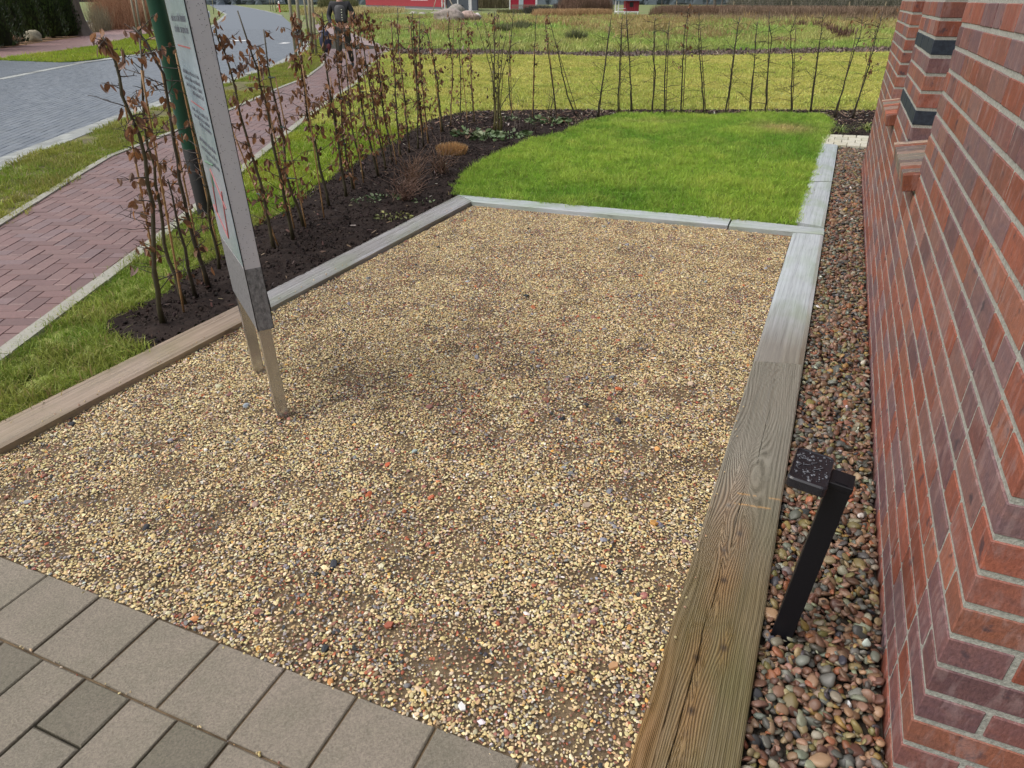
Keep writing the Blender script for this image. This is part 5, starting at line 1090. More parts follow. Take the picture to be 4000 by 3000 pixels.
for i, px in enumerate((1615, 1650, 1700, 1722, 1740, 1765)): stone(px, 60+3*(i % 2), (.5, .35, .25), ['outermost left', 'second from the left', 'third from the left', 'fourth from the left', 'fifth from the left', 'rightmost'][i]+' of the small rocks lined up in front of the barn', (0.33, 0.31, 0.27), 20+i, 'rock', 'small rocks in front of the barn', cat='rock')
# foliage helpers
M_CONI = colmat('dark_conifer_foliage', .6, .25, .3, 9, 0); M_TWIGS = colmat('twig_brown', .7, .25, .2, 12, 0)
def conifer(px, py, w_, h_, label, seed, n=4200):
    x_, y_ = at(px, py, -.03); root = empty('conifer', (x_, y_+w_, -.03), 0, label, 'conifer', 'conifers of the tall hedge'); rnd = random.Random(seed); m = MB()
    for i in range(n):
        t = rnd.random()**.8; a_ = rnd.uniform(0, 6.283); r_ = w_*(1-t**1.6)*(0.8+.3*float(vnoise(a_*2, t*9, seed)))*rnd.uniform(.75, 1.05)+.05; z_ = .05+t*h_; p = Vector((r_*math.cos(a_), r_*math.sin(a_), z_))
        u_ = Vector((math.cos(a_)*.5+rnd.gauss(0, .2), math.sin(a_)*.5+rnd.gauss(0, .2), 1)).normalized()*rnd.uniform(.07, .16); s_ = Vector((-math.sin(a_)+rnd.gauss(0, .3), math.cos(a_)+rnd.gauss(0, .3), rnd.gauss(0, .3))).normalized()*rnd.uniform(.02, .045)
        f = rnd.uniform(.6, 1.4)*(1.3 if vnoise(a_*1.5, t*6, seed+9) > .62 else .9); m.add([tuple(p-s_), tuple(p+s_), tuple(p+u_+s_*.3), tuple(p+u_-s_*.3)], [(0, 1, 2, 3)], (0.035*f, 0.062*f, 0.016*f))
    m.build('foliage', M_CONI, root); m = MB(); m.smooth = True; m.tube([(0, 0, -.05), (0, 0, h_*.8)], [.09, .02], 8, (0.1, .07, .05)); m.tube([(0, 0, .05), (0, 0, h_*.5), (0, 0, h_*.9)], [w_*.72, w_*.62, .06], 10, (0.02, 0.03, 0.012)); m.build('trunk', M_CONI, root)
for i, (px, py, w_) in enumerate(((-60, 190, .75), (15, 172, .6), (95, 158, .65), (175, 150, .7), (245, 143, .6), (-170, 205, .8))):
    conifer(px, py, w_, 4.2, ['conifer cut by the left picture edge', 'conifer behind the dry grass tuft', 'conifer directly behind the round beige boulder', 'conifer right of the round beige boulder', 'conifer next to the big grey trunk', 'conifer farthest left, outside the dry grass'][i], 30+i)
x_, y_ = at(300, 140, -.03); tr = empty('old_tree', (x_, y_+.3, -.03), 0, 'thick old grey brown tree trunk beside the conifers', 'tree'); m = MB(); m.smooth = True; V = []; n_ = 40
for k in range(14):
    z_ = k*.35-.05; 
    for i in range(n_):
        a_ = 6.2832*i/n_; r_ = (.36+.25*math.exp(-z_*2.2))*(1+.16*math.sin(a_*7+z_*.6)+.10*math.sin(a_*13+1)+.06*math.sin(a_*23+z_*2)); V.append((r_*math.cos(a_)-.05*z_, r_*math.sin(a_), z_))
m.add(V, [(k*n_+i, k*n_+(i+1) % n_, (k+1)*n_+(i+1) % n_, (k+1)*n_+i) for k in range(13) for i in range(n_)], (0.17, 0.135, 0.11)); m.build('trunk', M_POSTW, tr)
m = MB(); rnd = random.Random(3)
for i in range(30):
    a_ = rnd.uniform(0, 6.28); p = Vector((-.2, 0, 4+rnd.uniform(0, .6))); q = p+Vector((math.cos(a_)*1.6, math.sin(a_)*1.6, rnd.uniform(.6, 2.4))); m.tube([p, (p+q)/2+Vector((0, 0, .2)), q], [.08, .05, .015], 5, (.14, .11, .09))
m.build('crown', M_TWIGS, tr)
tussock(35, 178, .42, .5, 700, 'dry_grass_tuft', 'dry brown grass tuft at the foot of the conifers', (0.22, 0.13, 0.08), (0.34, 0.22, 0.14), .006, lean=.8, seed=5, Z=-.03)
def twigmass(P0_, P1_, depth, h_, n, name, label, colA, colB, w_=.006, seed=1, lean=.25, cat='shrub', group=None, kind=None, z=-.03, hv=.35):
    a_, b_ = Vector(at(*P0_, z)), Vector(at(*P1_, z)); o_ = (a_+b_)/2; rnd = random.Random(seed); m = MB(); d0 = (b_-a_).normalized(); nn = Vector((-d0.y, d0.x)); nn = nn if nn.y > 0 else -nn; L = (b_-a_).length
    for i in range(n):
        s_ = rnd.random(); t_ = rnd.random(); p = a_.lerp(b_, s_)+nn*depth*t_-o_; ed = min(1, min(s_, 1-s_)*L/(.35*h_)+.35); hh = h_*rnd.uniform(1-hv, 1)*ed; l_ = Vector((rnd.gauss(0, lean), rnd.gauss(0, lean), 1)).normalized()*hh; k = Vector((rnd.gauss(0, .05), rnd.gauss(0, .05), 0))*hh; w3 = Vector((rnd.gauss(0, 1), rnd.gauss(0, .4), 0)).normalized()*w_*rnd.uniform(.6, 1.3)
        p = Vector((p.x, p.y, 0)); f = rnd.random(); c = tuple(colA[q]*(1-f)+colB[q]*f for q in range(3)); q1 = p+l_*.5+k; q2 = p+l_
        m.add([tuple(p-w3), tuple(p+w3), tuple(q1+w3*.8), tuple(q1-w3*.8), tuple(q2+w3*.3), tuple(q2-w3*.3)], [(0, 1, 2, 3), (3, 2, 4, 5)], c)
        if rnd.random() < .5: q3 = q1+Vector((rnd.gauss(0, .25), rnd.gauss(0, .25), rnd.uniform(.1, .5)))*hh*.5; m.add([tuple(q1-w3*.6), tuple(q1+w3*.6), tuple(q3)], [(0, 1, 2)], c)
    ob = m.build(name, M_TWIGS, loc=(o_.x, o_.y, z)); return tag(ob, label, cat if not kind else None, group, kind)
twigmass((375, 118), (555, 88), 2.2, 2.2, 9000, 'bare_shrub', 'large reddish brown bare shrub mass beyond the far footpath', (0.22, 0.10, 0.055), (0.38, 0.22, 0.13), .007, 4)
twigmass((345, 128), (400, 118), .6, 1.4, 700, 'bare_shrub', 'thin bare shrub between the trunk and the concrete box', (0.15, 0.12, 0.08), (0.22, 0.2, 0.12), .006, 5)
x_, y_ = at(375, 120, -.03); m = MB(); m.box(-.55, .55, 0, .7, -.05, .50, ch=.02, col=(.22, .24, .22)); o_ = m.build('concrete_trough', M_CONC, loc=(x_, y_, -.03)); o_.rotation_euler = (0, 0, .3); tag(o_, 'low grey concrete trough between the trunk and the brown shrub', 'trough')
# parked car (silver, nose to the right)
M_PAINT = simple('silver_white_car_paint', (0.55, 0.57, 0.6), .25, .5, .1, .04, 3, coat=.5); M_CGLASS = simple('car_glass', (0.02, 0.025, 0.03), .06, .8); M_RUB = simple('tyre_rubber', (0.02, 0.02, 0.02), .7); M_RIM = simple('wheel_rim', (0.4, 0.4, 0.42), .3, .5, .8)
cp = Vector(at(700, 90, -.03)); car = empty('parked_car', (cp.x, cp.y, -.03), math.radians(12), 'silver parked car mostly hidden behind the lamp post and the sign', 'car')
prof = [(-2.2, .35), (-2.25, .62), (-2.15, .95), (-1.75, 1.02), (-1.35, 1.42), (-.2, 1.5), (.6, 1.4), (1.15, 1.02), (2.0, .88), (2.22, .65), (2.2, .33)]
def loft(m, prof, ws, col=(1, 1, 1)):
    n_ = len(prof); V = [(x_, -w_, z_) for (x_, z_), w_ in zip(prof, ws)]+[(x_, w_, z_) for (x_, z_), w_ in zip(prof, ws)]; F = [tuple(range(n_)), tuple(range(n_, 2*n_))[::-1]]+[(i, n_+i, n_+(i+1) % n_, (i+1) % n_) for i in range(n_)]; m.add(V, F, col)
m = MB(); loft(m, prof, [.82, .86, .87, .86, .68, .64, .66, .84, .84, .82, .8]); m.build('body', M_PAINT, car)
for s_ in (-1, 1):
    m = MB(); y0 = s_*.80; m.add([(-1.3, s_*.845, 1.02), (-1.12, s_*.70, 1.36), (.5, s_*.69, 1.34), (.98, s_*.84, 1.04)], [(0, 1, 2, 3)]); g_ = m.build('side_window', M_CGLASS, car); g_.location.y = s_*.015
m = MB(); m.add([(.68, -.6, 1.38), (.68, .6, 1.38), (1.16, .74, 1.05), (1.16, -.74, 1.05)], [(0, 1, 2, 3)]); g_ = m.build('windscreen', M_CGLASS, car); g_.location = (.03, 0, .03)
for wx in (-1.35, 1.38):
    for wy in (-.86, .86):
        m = MB(); m.smooth = True; M = Matrix.Translation((wx, wy, .33)) @ Matrix.Rotation(math.pi/2, 4, 'X'); lathe(m, [(.18, -.1), (.32, -.1), (.335, -.06), (.335, .06), (.32, .1), (.18, .1)], 24, M); w_ = m.build('wheel', M_RUB, car)
        m = MB(); lathe(m, [(.2, -.105), (.21, .105), (.03, .08)], 10, M); m.build('rim', M_RIM, w_)
for s_ in (-1, 1): m = MB(); m.blob((2.12, s_*.62, .72), (.12, .16, .09), 2, 2, 0); m.build('headlight', simple('lamp_glass', (.6, .62, .65), .1), car)
# fire hydrant
hp = at(1094, 46, -.02); hy = empty('fire_hydrant', (*hp, -.02), 0, 'red fire hydrant with a white top beside the far footpath', 'fire hydrant'); MR = simple('red_hydrant_paint', (.5, .02, .03), .35); MW = simple('white_paint', (.7, .7, .7), .4)
m = MB(); m.smooth = True; lathe(m, [(.16, -.05), (.16, .06), (.11, .08), (.11, .95), (.14, .97), (.14, 1.05)]); m.build('barrel', MR, hy)
m = MB(); m.smooth = True; lathe(m, [(.13, 1.05), (.13, 1.25), (.08, 1.36), (.03, 1.42)]); m.build('cap', MW, hy)
m = MB(); m.tube([(-.26, 0, .62), (-.1, 0, .62)], .075, 10); m.build('outlet', MW, hy)
# dark blue fence panel far left, hedge behind
def fbox(p0, p1, h_, th, name, label, mat, cat, group=None, z=-.03, col=(1, 1, 1)):
    a_, b_ = Vector(at(*p0, z)), Vector(at(*p1, z)); o_ = (a_+b_)/2; d = b_-a_; m = MB(); m.box(-d.length/2, d.length/2, 0, th, 0, h_, ch=.01, col=col); ob = m.build(name, mat, loc=(o_.x, o_.y, z)); ob.rotation_euler = (0, 0, math.atan2(d.y, d.x)); return tag(ob, label, cat, group)
fbox((840, 13), (952, 12.5), 1.9, .08, 'board_fence', 'dark blue board fence at the far bend of the road', simple('dark_blue_boards', (0.05, 0.06, 0.095), .5, .4, 0, .3, 2), 'fence')
twigmass((955, 17), (1120, 16), 10, 2.0, 3500, 'hedge', 'brown green hedge beyond the far bend', (0.10, 0.11, 0.05), (0.20, 0.16, 0.09), .06, 8, cat='hedge'); twigmass((1240, 38), (1385, 38), 4, 2.2, 4500, 'hedge', 'green brown hedge left of the barn, behind the person', (0.10, 0.12, 0.05), (0.22, 0.20, 0.10), .03, 9, cat='hedge')
twigmass((1395, 60), (1600, 48), 8, .95, 5000, 'dry_grass_bank', 'mound of dry straw coloured grass left of the boulders', (0.36, 0.30, 0.13), (0.50, 0.40, 0.20), .022, 10, .5, 'dry grass')
# red barn
M_REDB = None
def board_mat(name, base, sc=6.0, dark=.55):
    k = NT(name, .55, .35); v = k.coord('Object', (sc, sc, 1)); s_ = k.n('ShaderNodeSeparateXYZ', Vector=k.coord('Object', (sc, sc, 1))); fx = k.math('FRACT', k.math('ABSOLUTE', s_.outputs[0])); g = k.math('GREATER_THAN', fx, .88)
    c = k.mix(g, base, tuple(b_*dark for b_ in base)); c = k.mix(1.0, c, k.ramp(k.noise(k.coord('Object', (2, 2, .4)), 3, 4), [(.3, .82), (.7, 1.15)]), 'MULTIPLY'); k.color(c); k.bump(k.math('SUBTRACT', 1.0, g), .5, .01); return k.m
M_REDB = board_mat('red_board_cladding', (0.30, 0.022, 0.035), 4); M_WHT = simple('white_trim', (.72, .72, .72), .45); M_ROOFG = simple('dark_roofing', (.05, .055, .07), .6, .3, 0, .2, 5)
a_, b_ = Vector(at(1430, 27, 0)), Vector(at(1735, 38, 0)); d = b_-a_; L = d.length; barn = empty('red_barn', (a_.x, a_.y, 0), math.atan2(d.y, d.x), 'long red boarded barn with a grey plinth across the meadow', 'barn')
def hit(px):
    r_ = ray(px, 10); k = r_[0]/r_[1]; t_ = (k*a_.y-a_.x)/(d.x-k*d.y); return t_*L
m = MB(); m.box(0, L, 0, .45, .42, 3.0); m.build('wall', M_REDB, barn); m = MB(); m.box(.05, L-.05, .06, .4, -.1, .418); m.build('plinth', simple('grey_plinth', (.12, .12, .13), .7), barn); m = MB(); m.box(-.6, hit(1875), -1.2, 0.04, -.1, .06); m.build('terrace', simple('grey_terrace', (.3, .3, .29), .7), barn)
m = MB(); V = [(-.5, -.7, 2.9), (L+7, -.7, 2.9), (L+7, 3.5, 5), (-.5, 3.5, 5), (-.5, 7.7, 2.9), (L+7, 7.7, 2.9)]; m.add(V+[(x_, y_, z_+.15) for x_, y_, z_ in V], [(0, 1, 2, 3), (3, 2, 5, 4), (9, 8, 7, 6), (10, 11, 8, 9), (0, 6, 7, 1), (4, 5, 11, 10), (0, 3, 9, 6), (3, 4, 10, 9), (1, 7, 8, 2), (2, 8, 11, 5)]); m.build('roof', M_ROOFG, barn)
m = MB(); px_s = hit(1605); px_e = hit(1672); m.box(px_s, px_e, -.03, -.002, 1.46, 2.6); wf = m.build('window', M_WHT, barn); m = MB(); m.box(px_s+.12, px_e-.12, -.04, -.031, 1.58, 2.5); m.build('pane', M_CGLASS, wf)
for px in (1741, 1752, 1803, 1849, 1855):
    s_ = hit(px); m = MB(); m.box(s_-.09, s_+.09, -.75, -.57, .0, 2.9); m.build('veranda_post', M_WHT, barn)
m = MB(); LV = hit(1852); m.box(L+.02, LV, .5, .7, .1, 2.9); m.build('veranda_back', simple('dark_recess_wall', (.035, .045, .06), .5), barn)
m = MB(); s_ = hit(1790); m.box(s_-.9, s_+.9, .1, .9, .72, .77); 
for q in (-.8, .8): m.box(s_+q-.04, s_+q+.04, .2, .28, .06, .72); m.box(s_+q-.04, s_+q+.04, .75, .83, .06, .72)
tb = m.build('garden_table', simple('dark_table', (.04, .05, .06), .4)); tb.location = barn.location; tb.rotation_euler = barn.rotation_euler; tag(tb, 'dark garden table under the veranda of the red barn', 'table')
sh = Vector(at(1362, 30)); m = MB(); m.box(-1.0, 1.0, 0, 2, 0, 2.3); o_ = m.build('metal_shed', board_mat('white_corrugated_sheet', (.5, .55, .6), 8, .7), loc=(sh.x+.4, sh.y, 0)); tag(o_, 'pale corrugated metal shed left of the red barn', 'shed')
# small red house with picket fence
a_, b_ = Vector(at(1992, 44)), Vector(at(2096, 44)); d = b_-a_; L = d.length; sm_ = empty('red_summer_house', (a_.x, a_.y, 0), math.atan2(d.y, d.x), 'small bright red house with white corner boards behind a picket fence', 'house')
m = MB(); m.box(0, L, 0, 4, 0, 2.8); m.build('wall', board_mat('bright_red_boards', (0.42, 0.02, 0.05), 5), sm_); m = MB(); m.box(-.1, .08, -.06, -.001, 0, 2.8); m.box(L-.2, L+.1, -.06, -.001, 0, 2.8); m.build('corner_board', M_WHT, sm_)
m = MB(); m.box(L*.33, L*.5, -.05, -.001, 0, 2.1); m.build('door', simple('pale_blue_door', (.45, .55, .6), .4), sm_); m = MB(); m.add([(-.4, -.5, 2.8), (L+.4, -.5, 2.8), (L+.4, 2, 4.2), (-.4, 2, 4.2), (-.4, 4.5, 2.8), (L+.4, 4.5, 2.8)], [(0, 1, 2, 3), (3, 2, 5, 4)]); m.build('roof', M_ROOFG, sm_)
pk = empty('picket_fence', (a_.x, a_.y-1.5, 0), math.atan2(d.y, d.x), 'low grey picket fence in front of the small red house', 'fence'); m = MB()
for i in range(40): x_ = .3+i*(L+1.5)/40; m.box(x_, x_+.07, -.02, 0, -.05, .95)
m.box(.2, L+1.9, .0, .04, .3, .38); m.box(.2, L+1.9, .0, .04, .7, .78); m.build('pickets', simple('grey_pickets', (.2, .17, .14), .7), pk)
# playhouse on legs
a_ = Vector(at(2412, 58)); b_ = Vector(at(2492, 58)); L = (b_-a_).length; ph = empty('playhouse', (a_.x, a_.y, 0), 0, 'red playhouse on white legs with a blue grey roof in the meadow', 'playhouse'); zf = .28
m = MB(); m.box(L*.38, L*1.02, 0, 1.8, zf+.1, 1.42); m.build('wall', board_mat('red_playhouse_boards', (0.27, 0.02, 0.035), 5), ph)
m = MB(); m.box(L*.56, L*.74, -.03, -.002, .80, 1.28); m.build('window', simple('dark_opening', (.015, .01, .012), .5), ph)
m = MB(); m.box(-.12, L*1.03, -.05, 1.8, zf-.02, zf+.09); m.build('floor_beam', M_WHT, ph)
for x_, y_ in ((.0, -.08), (L*.31, -.1), (L*.95, -.08), (-.1, 1.8), (L*.98, 1.8)):
    m = MB(); m.box(x_, x_+.1, y_, y_+.1, -.05, zf-.021 if x_ > .2 else 1.5); m.build('leg', M_WHT, ph)
m = MB(); m.add([(-.35, -.35, 1.42), (L*1.12, -.35, 1.42), (L*1.12, .9, 2.3), (-.35, .9, 2.3), (-.35, 2.1, 1.42), (L*1.12, 2.1, 1.42), (-.35, -.35, 1.5), (L*1.12, -.35, 1.5), (L*1.12, .9, 2.38), (-.35, .9, 2.38), (-.35, 2.1, 1.5), (L*1.12, 2.1, 1.5)], [(0, 1, 2, 3), (3, 2, 5, 4), (9, 8, 7, 6), (10, 11, 8, 9), (0, 6, 7, 1), (0, 3, 9, 6), (1, 7, 8, 2)]); m.build('roof', simple('blue_grey_roof', (.13, .17, .22), .4), ph)
m = MB(); m.box(-.05, L*.36, -.06, -.02, .62, .68); m.build('railing', M_WHT, ph)
# band of vegetation behind the meadow
TH_ = 'thicket behind the meadow'
twigmass((1940, 52), (2090, 52), 1.5, .5, 1800, 'garden_hedge', 'low hedge line in front of the small red house', (0.10, 0.13, 0.05), (0.2, 0.17, 0.09), .03, 11, cat='hedge')
twigmass((1858, 32), (1985, 32), 6, 2.6, 3500, 'garden_hedge', 'brown garden hedge between the barn and the small red house', (0.12, 0.10, 0.06), (0.20, 0.17, 0.10), .05, 12, cat='hedge')
twigmass((2095, 54), (2170, 52), 2, 1.0, 2400, 'dark_shrub', 'dark grey green bushes right of the small red house', (0.05, 0.055, 0.045), (0.10, 0.09, 0.07), .03, 13, .5, 'shrub')
twigmass((2165, 46), (2215, 46), 1.4, 1.3, 1500, 'dark_shrub', 'darker twiggy bush left of the pale grass clump', (0.06, 0.05, 0.045), (0.12, 0.09, 0.08), .02, 14, .4, 'shrub')
tussock(2246, 40, 1.1, 1.6, 900, 'pampas_clump', 'pale straw coloured grass clump behind the reeds', (0.40, 0.30, 0.15), (0.55, 0.43, 0.24), .03, lean=.7, seed=9)
twigmass((2110, 70), (2400, 68), 3, .85, 7000, 'reeds', None, (0.33, 0.20, 0.10), (0.50, 0.34, 0.18), .016, 15, .2, kind='stuff'); twigmass((2380, 63), (2560, 66), 1, .22, 2200, 'reeds', None, (0.33, 0.22, 0.12), (0.46, 0.33, 0.2), .016, 16, .3, kind='stuff')
twigmass((2250, 48), (2400, 46), 4, 2.4, 5000, 'thicket', None, (0.13, 0.075, 0.055), (0.24, 0.15, 0.11), .02, 17, .15, kind='stuff')
twigmass((2530, 66), (2860, 70), 6, 1.15, 11000, 'thicket', None, (0.14, 0.085, 0.06), (0.27, 0.18, 0.12), .014, 18, .16, kind='stuff')
twigmass((2800, 70), (3600, 82), 5, 1.15, 14000, 'thicket', None, (0.14, 0.09, 0.065), (0.36, 0.26, 0.18), .02, 19, .22, kind='stuff')
twigmass((2500, 84), (3500, 96), 14, .6, 3200, 'tall_stalks', None, (0.20, 0.14, 0.09), (0.32, 0.24, 0.15), .010, 25, .12, kind='stuff')
twigmass((2830, 48), (3800, 54), 8, 2.3, 9000, 'bramble_belt', None, (0.045, 0.05, 0.035), (0.22, 0.20, 0.15), .035, 20, .5, kind='stuff')
# far trees
def far_tree(px, py, h_, r_, label, seed, name='bare_tree', col=(0.10, 0.085, 0.07), group='bare trees behind the meadow', n=26):
    x_, y_ = at(px, py, 0); root = empty(name, (x_, y_, 0), 0, label, 'tree', group); rnd = random.Random(seed); m = MB(); m.smooth = True; ln_ = rnd.uniform(-.12, .12)
    tp = [Vector((ln_*z_+rnd.gauss(0, .04), 0, z_)) for z_ in np.linspace(-.1, h_*.75, 7)]; m.tube(tp, [r_*(1.25-.16*i) for i in range(7)], 8, col); m.build('trunk', M_POSTW, root); c = MB()
    for i in range(n):
        p = tp[rnd.randint(2, 6)]; a_ = rnd.uniform(0, 6.28); L = rnd.uniform(.15, .4)*h_; q = p+Vector((math.cos(a_)*L*.7, math.sin(a_)*L*.7, L*rnd.uniform(.4, 1))); mid = (p+q)/2+Vector((0, 0, -.05*L)); c.tube([p, mid, q], [r_*.3, r_*.2, r_*.06], 4, col)
        for k in range(6): s_ = mid.lerp(q, rnd.random()); e_ = s_+Vector((rnd.gauss(0, .3), rnd.gauss(0, .3), rnd.uniform(.1, .5)))*L*.5; c.tube([s_, e_], [r_*.08, r_*.03], 3, col)
    c.build('crown', M_TWIGS, root)
for i, (px, py, h_, r_, lab) in enumerate(((2790, 42, 9, .22, 'thick leaning trunk left in the far tree row'), (2762, 38, 8, .12, 'thin trunk just left of the thick leaning trunk'), (2815, 40, 7, .1, 'thin trunk just right of the thick leaning trunk'), (3145, 48, 8, .18, 'pale trunk in the middle of the dark bramble belt'), (2640, 38, 6, .08, 'slender tree above the brown thicket, right of the playhouse'), (2585, 36, 6, .07, 'slender tree nearest to the playhouse'), (2905, 36, 7, .1, 'tree behind the left end of the bramble belt'), (3020, 38, 7, .1, 'tree left of the pale trunk'), (3260, 40, 7, .1, 'tree right of the pale trunk'), (3380, 40, 8, .12, 'tree close to the top corner of the house wall'))): far_tree(px, py, h_, r_, lab, 200+i)
m_fw = MB(); rnd = random.Random(77)
for i in range(9000):
    x_ = rnd.uniform(-120, 330); y_ = rnd.uniform(300, 330); h_ = 9*float(vnoise(x_*.06, 0, 5))+5; z_ = rnd.random()*h_; s_ = rnd.uniform(.8, 2.2); a_ = rnd.uniform(-.6, .6); f = rnd.uniform(.8, 1.2); c_ = (0.16*f, .19*f, .22*f)  # bluish grey: distance haze put into the tree colour
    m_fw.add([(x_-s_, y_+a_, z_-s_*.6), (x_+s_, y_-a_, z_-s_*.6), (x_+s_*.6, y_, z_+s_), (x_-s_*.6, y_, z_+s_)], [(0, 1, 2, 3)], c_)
tag(m_fw.build('far_wood', M_TWIGS), kind='stuff')
# wire fence
fe = empty('wire_fence', (*at(2865, 52), 0), 0, 'wire mesh fence on wooden posts in front of the dark brambles', 'fence'); o_ = Vector((*at(2865, 52), 0))
ps = [Vector((*at(px, py), 0)) for px, py in ((2640, 48), (2862, 50), (3085, 54), (3310, 58), (3450, 60), (3700, 64))]
for p in ps: m = MB(); m.tube([p-o_, p-o_+Vector((0, 0, 1.35))], .05, 8, (.3, .24, .16)); m.build('post', M_POSTW, fe)
m = MB()
for k in range(6):
    for p, q in zip(ps[:-1], ps[1:]): m.tube([p-o_+Vector((0, 0, .2+k*.2)), q-o_+Vector((0, 0, .2+k*.2))], .007, 3, (.12, .12, .12), False)
m.build('wire', M_TWIGS, fe)
# rush clumps and dead docks in the meadow
for i, (px, py, w_, lab) in enumerate(((2010, 122, .9, 'grey green rush clump near the tall shrub tip'), (2040, 112, .7, 'smaller rush clump right behind the first'), (2250, 165, .5, 'dark green grass clump left of the first bare sapling'), (1960, 130, .5, 'rush clump left of the big rush clump'))):
    tussock(px, py, w_, .55, 420, 'rush_clump', lab, (0.09, 0.11, 0.05), (0.18, 0.18, 0.09), .010, 'rush clumps in the meadow', 'rushes', .5, 20+i, -.05)
for i, (px, py) in enumerate(((3245, 138), (3268, 150), (3290, 158), (3312, 150), (3230, 120), (3190, 110), (3130, 110))):
    tussock(px, py, .35, .55, 60, 'dead_dock', ['dark dead stalks in front of the others, lower left', 'dark dead stalks, second from the lower left', 'lowest dark dead stalks of the group', 'dark dead stalks nearest to the house wall', 'dead stalks above the lower left ones', 'dead stalks standing apart to the left', 'leftmost thin dead stalks'][i], (0.10, 0.05, 0.04), (0.17, 0.10, 0.07), .022, 'dead dock stalks in the meadow', 'weed', .3, 50+i, -.05)
tussock(3055, 172, .55, .3, 260, 'dry_grass_heap', 'reddish dry grass heap at the edge of the mulch strip', (0.34, 0.20, 0.12), (0.42, 0.28, 0.18), .02, None, 'dry grass', 1.0, 70, -.05)
# ================================================================ person
fp = Vector(at(1360, 268, -.01)); fp.x = at(1350, 268)[0]
person = empty('person', (fp.x, fp.y, -.005), math.radians(180), 'person in a black jacket, grey buttoned vest and dark trousers walking on the red path', 'person')
M_SKIN = simple('skin', (0.45, 0.25, 0.18), .5); M_JKT = simple('black_jacket', (0.012, 0.012, 0.016), .7); M_VEST = simple('grey_quilted_vest', (0.07, 0.07, 0.075), .6, .3, 0, .2, 20, .4, .01); M_TRS = simple('dark_olive_trousers', (0.04, 0.038, 0.032), .7, .3, 0, .2, 20); M_SHOE = simple('dark_leather', (0.02, 0.02, 0.02), .4)
def skin(name, mat, verts, edges, radii, parent, sub=2, root=0):
    me = bpy.data.meshes.new(name); me.from_pydata(verts, edges, []); me.materials.append(mat); o = bpy.data.objects.new(name, me); COL.objects.link(o); o.parent = parent
    sk = o.modifiers.new('skin', 'SKIN'); sk.use_smooth_shade = True
    if not me.skin_vertices: me.skin_vertices.new()
    for i, r_ in enumerate(radii):
        r_ = r_ if hasattr(r_, '__len__') else (r_, r_); me.skin_vertices[0].data[i].radius = r_; me.skin_vertices[0].data[i].use_root = (i == root)
    su = o.modifiers.new('sub', 'SUBSURF'); su.levels = sub; su.render_levels = sub; return o
# x: to the person's left (picture right is -x here because the figure faces the camera), y forward = towards the camera after rotation
V = [(0, 0, .95), (0, 0, 1.12), (0, .01, 1.32), (0, 0, 1.47), (0, .01, 1.56), (0, .02, 1.64), (0, .02, 1.74),
     (.10, 0, .90), (.11, .10, .50), (.12, .12, .08), (.12, .24, .03), (-.10, 0, .90), (-.11, -.05, .50), (-.12, -.20, .10), (-.12, -.08, .03),
     (.19, 0, 1.43), (.30, 0, 1.16), (.22, .18, .98), (.18, .22, .95), (-.19, 0, 1.43), (-.30, 0, 1.16), (-.20, .20, .96), (-.17, .24, .93)]
Ed = [(0, 1), (1, 2), (2, 3), (3, 4), (4, 5), (5, 6), (0, 7), (7, 8), (8, 9), (9, 10), (0, 11), (11, 12), (12, 13), (13, 14), (2, 15), (15, 16), (16, 17), (17, 18), (2, 19), (19, 20), (20, 21), (21, 22)]
R_ = [(.13, .10), (.12, .09), (.15, .10), .06, .055, (.078, .09), (.06, .07), .08, .055, .04, (.04, .03), .08, .055, .04, (.04, .03), .055, .038, .027, (.035, .018), .055, .038, .027, (.035, .018)]
body = skin('body', M_SKIN, V, Ed, R_, person)
for sx in (1, -1):      # fingers
    for k in range(5):
        bx = sx*(.165+.012*(k-2)) if k < 4 else sx*.20; b = (bx, .235, .945); e_ = (bx-sx*.004, .265, .915-.003*k) if k < 4 else (sx*.215, .25, .92); f_ = (bx-sx*.008, .255, .885) if k < 4 else (sx*.212, .262, .90)
        skin('finger', M_SKIN, [b, e_, f_], [(0, 1), (1, 2)], [.011, .010, .008], body, 1)
skin('jacket', M_JKT, [(0, 0, .93), (0, 0, 1.12), (0, .01, 1.33), (0, 0, 1.46), (.20, 0, 1.43), (.31, 0, 1.16), (.225, .17, .99), (-.20, 0, 1.43), (-.31, 0, 1.16), (-.205, .19, .975)], [(0, 1), (1, 2), (2, 3), (2, 4), (4, 5), (5, 6), (2, 7), (7, 8), (8, 9)], [(.165, .13), (.16, .12), (.18, .13), (.085, .08), .078, .06, .045, .078, .06, .045], person)
skin('vest', M_VEST, [(0, .005, 1.0), (0, .005, 1.14), (0, .012, 1.33), (0, .0, 1.42)], [(0, 1), (1, 2), (2, 3)], [(.185, .15), (.178, .142), (.185, .148), (.14, .11)], person)
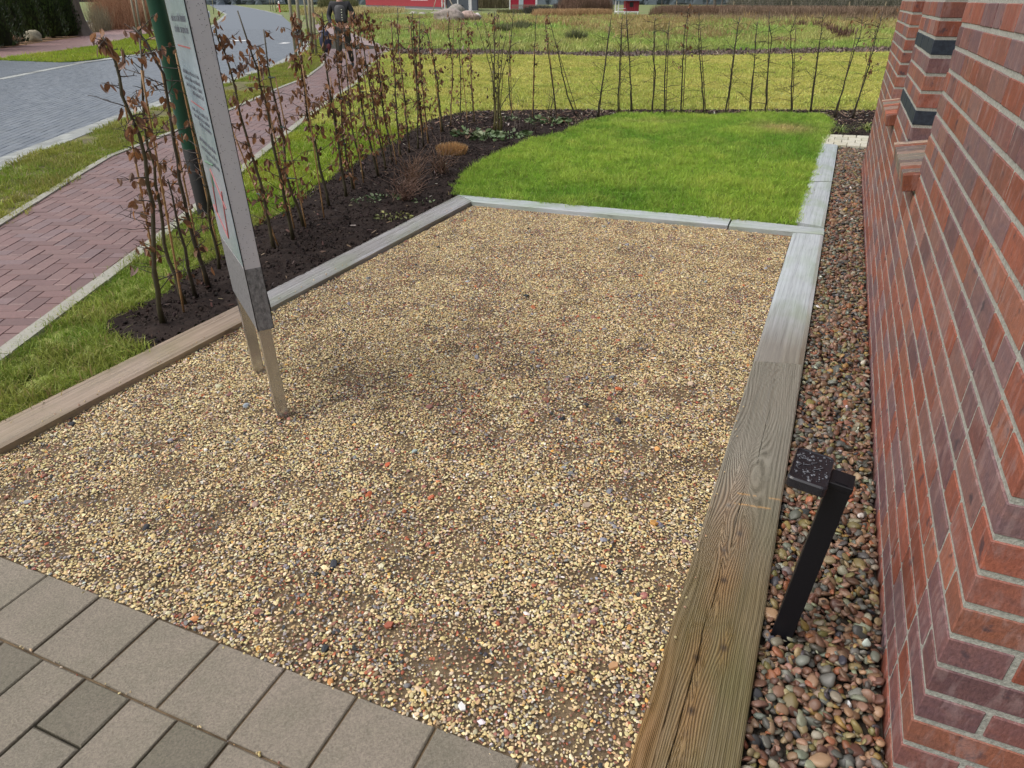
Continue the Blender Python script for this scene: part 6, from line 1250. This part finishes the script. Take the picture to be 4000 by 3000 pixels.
skin('trousers', M_TRS, [(0, 0, .93), (.095, 0, .86), (.11, .10, .50), (.12, .11, .10), (-.095, 0, .86), (-.11, -.05, .50), (-.12, -.19, .13)], [(0, 1), (1, 2), (2, 3), (0, 4), (4, 5), (5, 6)], [(.15, .12), .105, .078, .062, .105, .078, .062], person)
skin('boot', M_SHOE, [(.12, .10, .09), (.12, .16, .04), (.12, .27, .035)], [(0, 1), (1, 2)], [.055, .05, (.045, .035)], person); skin('boot', M_SHOE, [(-.12, -.22, .13), (-.12, -.15, .06), (-.12, -.05, .04)], [(0, 1), (1, 2)], [.055, .05, (.045, .035)], person)
m = MB(); m.smooth = True
for k in range(5): m.blob((-.055, .155+.004*math.sin(k), 1.08+.055*k), (.014, .008, .014), k, 1, 0)
m.build('button', simple('pale_buttons', (.6, .62, .5), .3), person)
m = MB(); m.smooth = True; m.blob((0, -.01, 1.73), (.088, .10, .085), 5, 3, .05, (1, 1, 1)); m.build('hair', simple('dark_hair', (.04, .03, .025), .6), person)
m = MB(); m.smooth = True; m.blob((0, .115, 1.645), (.016, .022, .026), 1, 2, 0); m.build('nose', M_SKIN, body)
m = MB(); m.smooth = True
for sx in (-1, 1): m.blob((sx*.033, .098, 1.675), (.013, .009, .008), 1, 2, 0)
m.build('eye', simple('eye_dark', (.05, .04, .04), .2), body); m = MB(); m.blob((0, .105, 1.60), (.026, .008, .006), 2, 2, 0); m.build('mouth', simple('lips', (.35, .12, .1), .5), body)
m = MB(); m.smooth = True
for sx in (-1, 1): m.blob((sx*.083, .01, 1.655), (.012, .022, .032), 3, 2, 0)
m.build('ear', M_SKIN, body)
bagc = (fp.x-.42, fp.y-.12, .0); bag = empty('shoulder_bag', bagc, 0, 'dark blue bag with a red patch hanging beside the walking person', 'bag')
m = MB(); m.smooth = True; m.blob((0, 0, .62), (.15, .09, .26), 7, 3, .12, (1, 1, 1), 0, .8); m.build('pouch', simple('dark_blue_fabric', (.010, .014, .045), .6), bag)
m = MB(); m.blob((.08, -.075, .50), (.05, .02, .07), 8, 2, .1); m.build('red_patch', simple('dark_red_fabric', (.09, .012, .02), .6), bag)
m = MB(); m.tube([(0, 0, .85), (.08, .0, 1.0), (.2, .03, 1.08), (.26, .03, .98)], .012, 6); m.build('strap', M_JKT, bag)
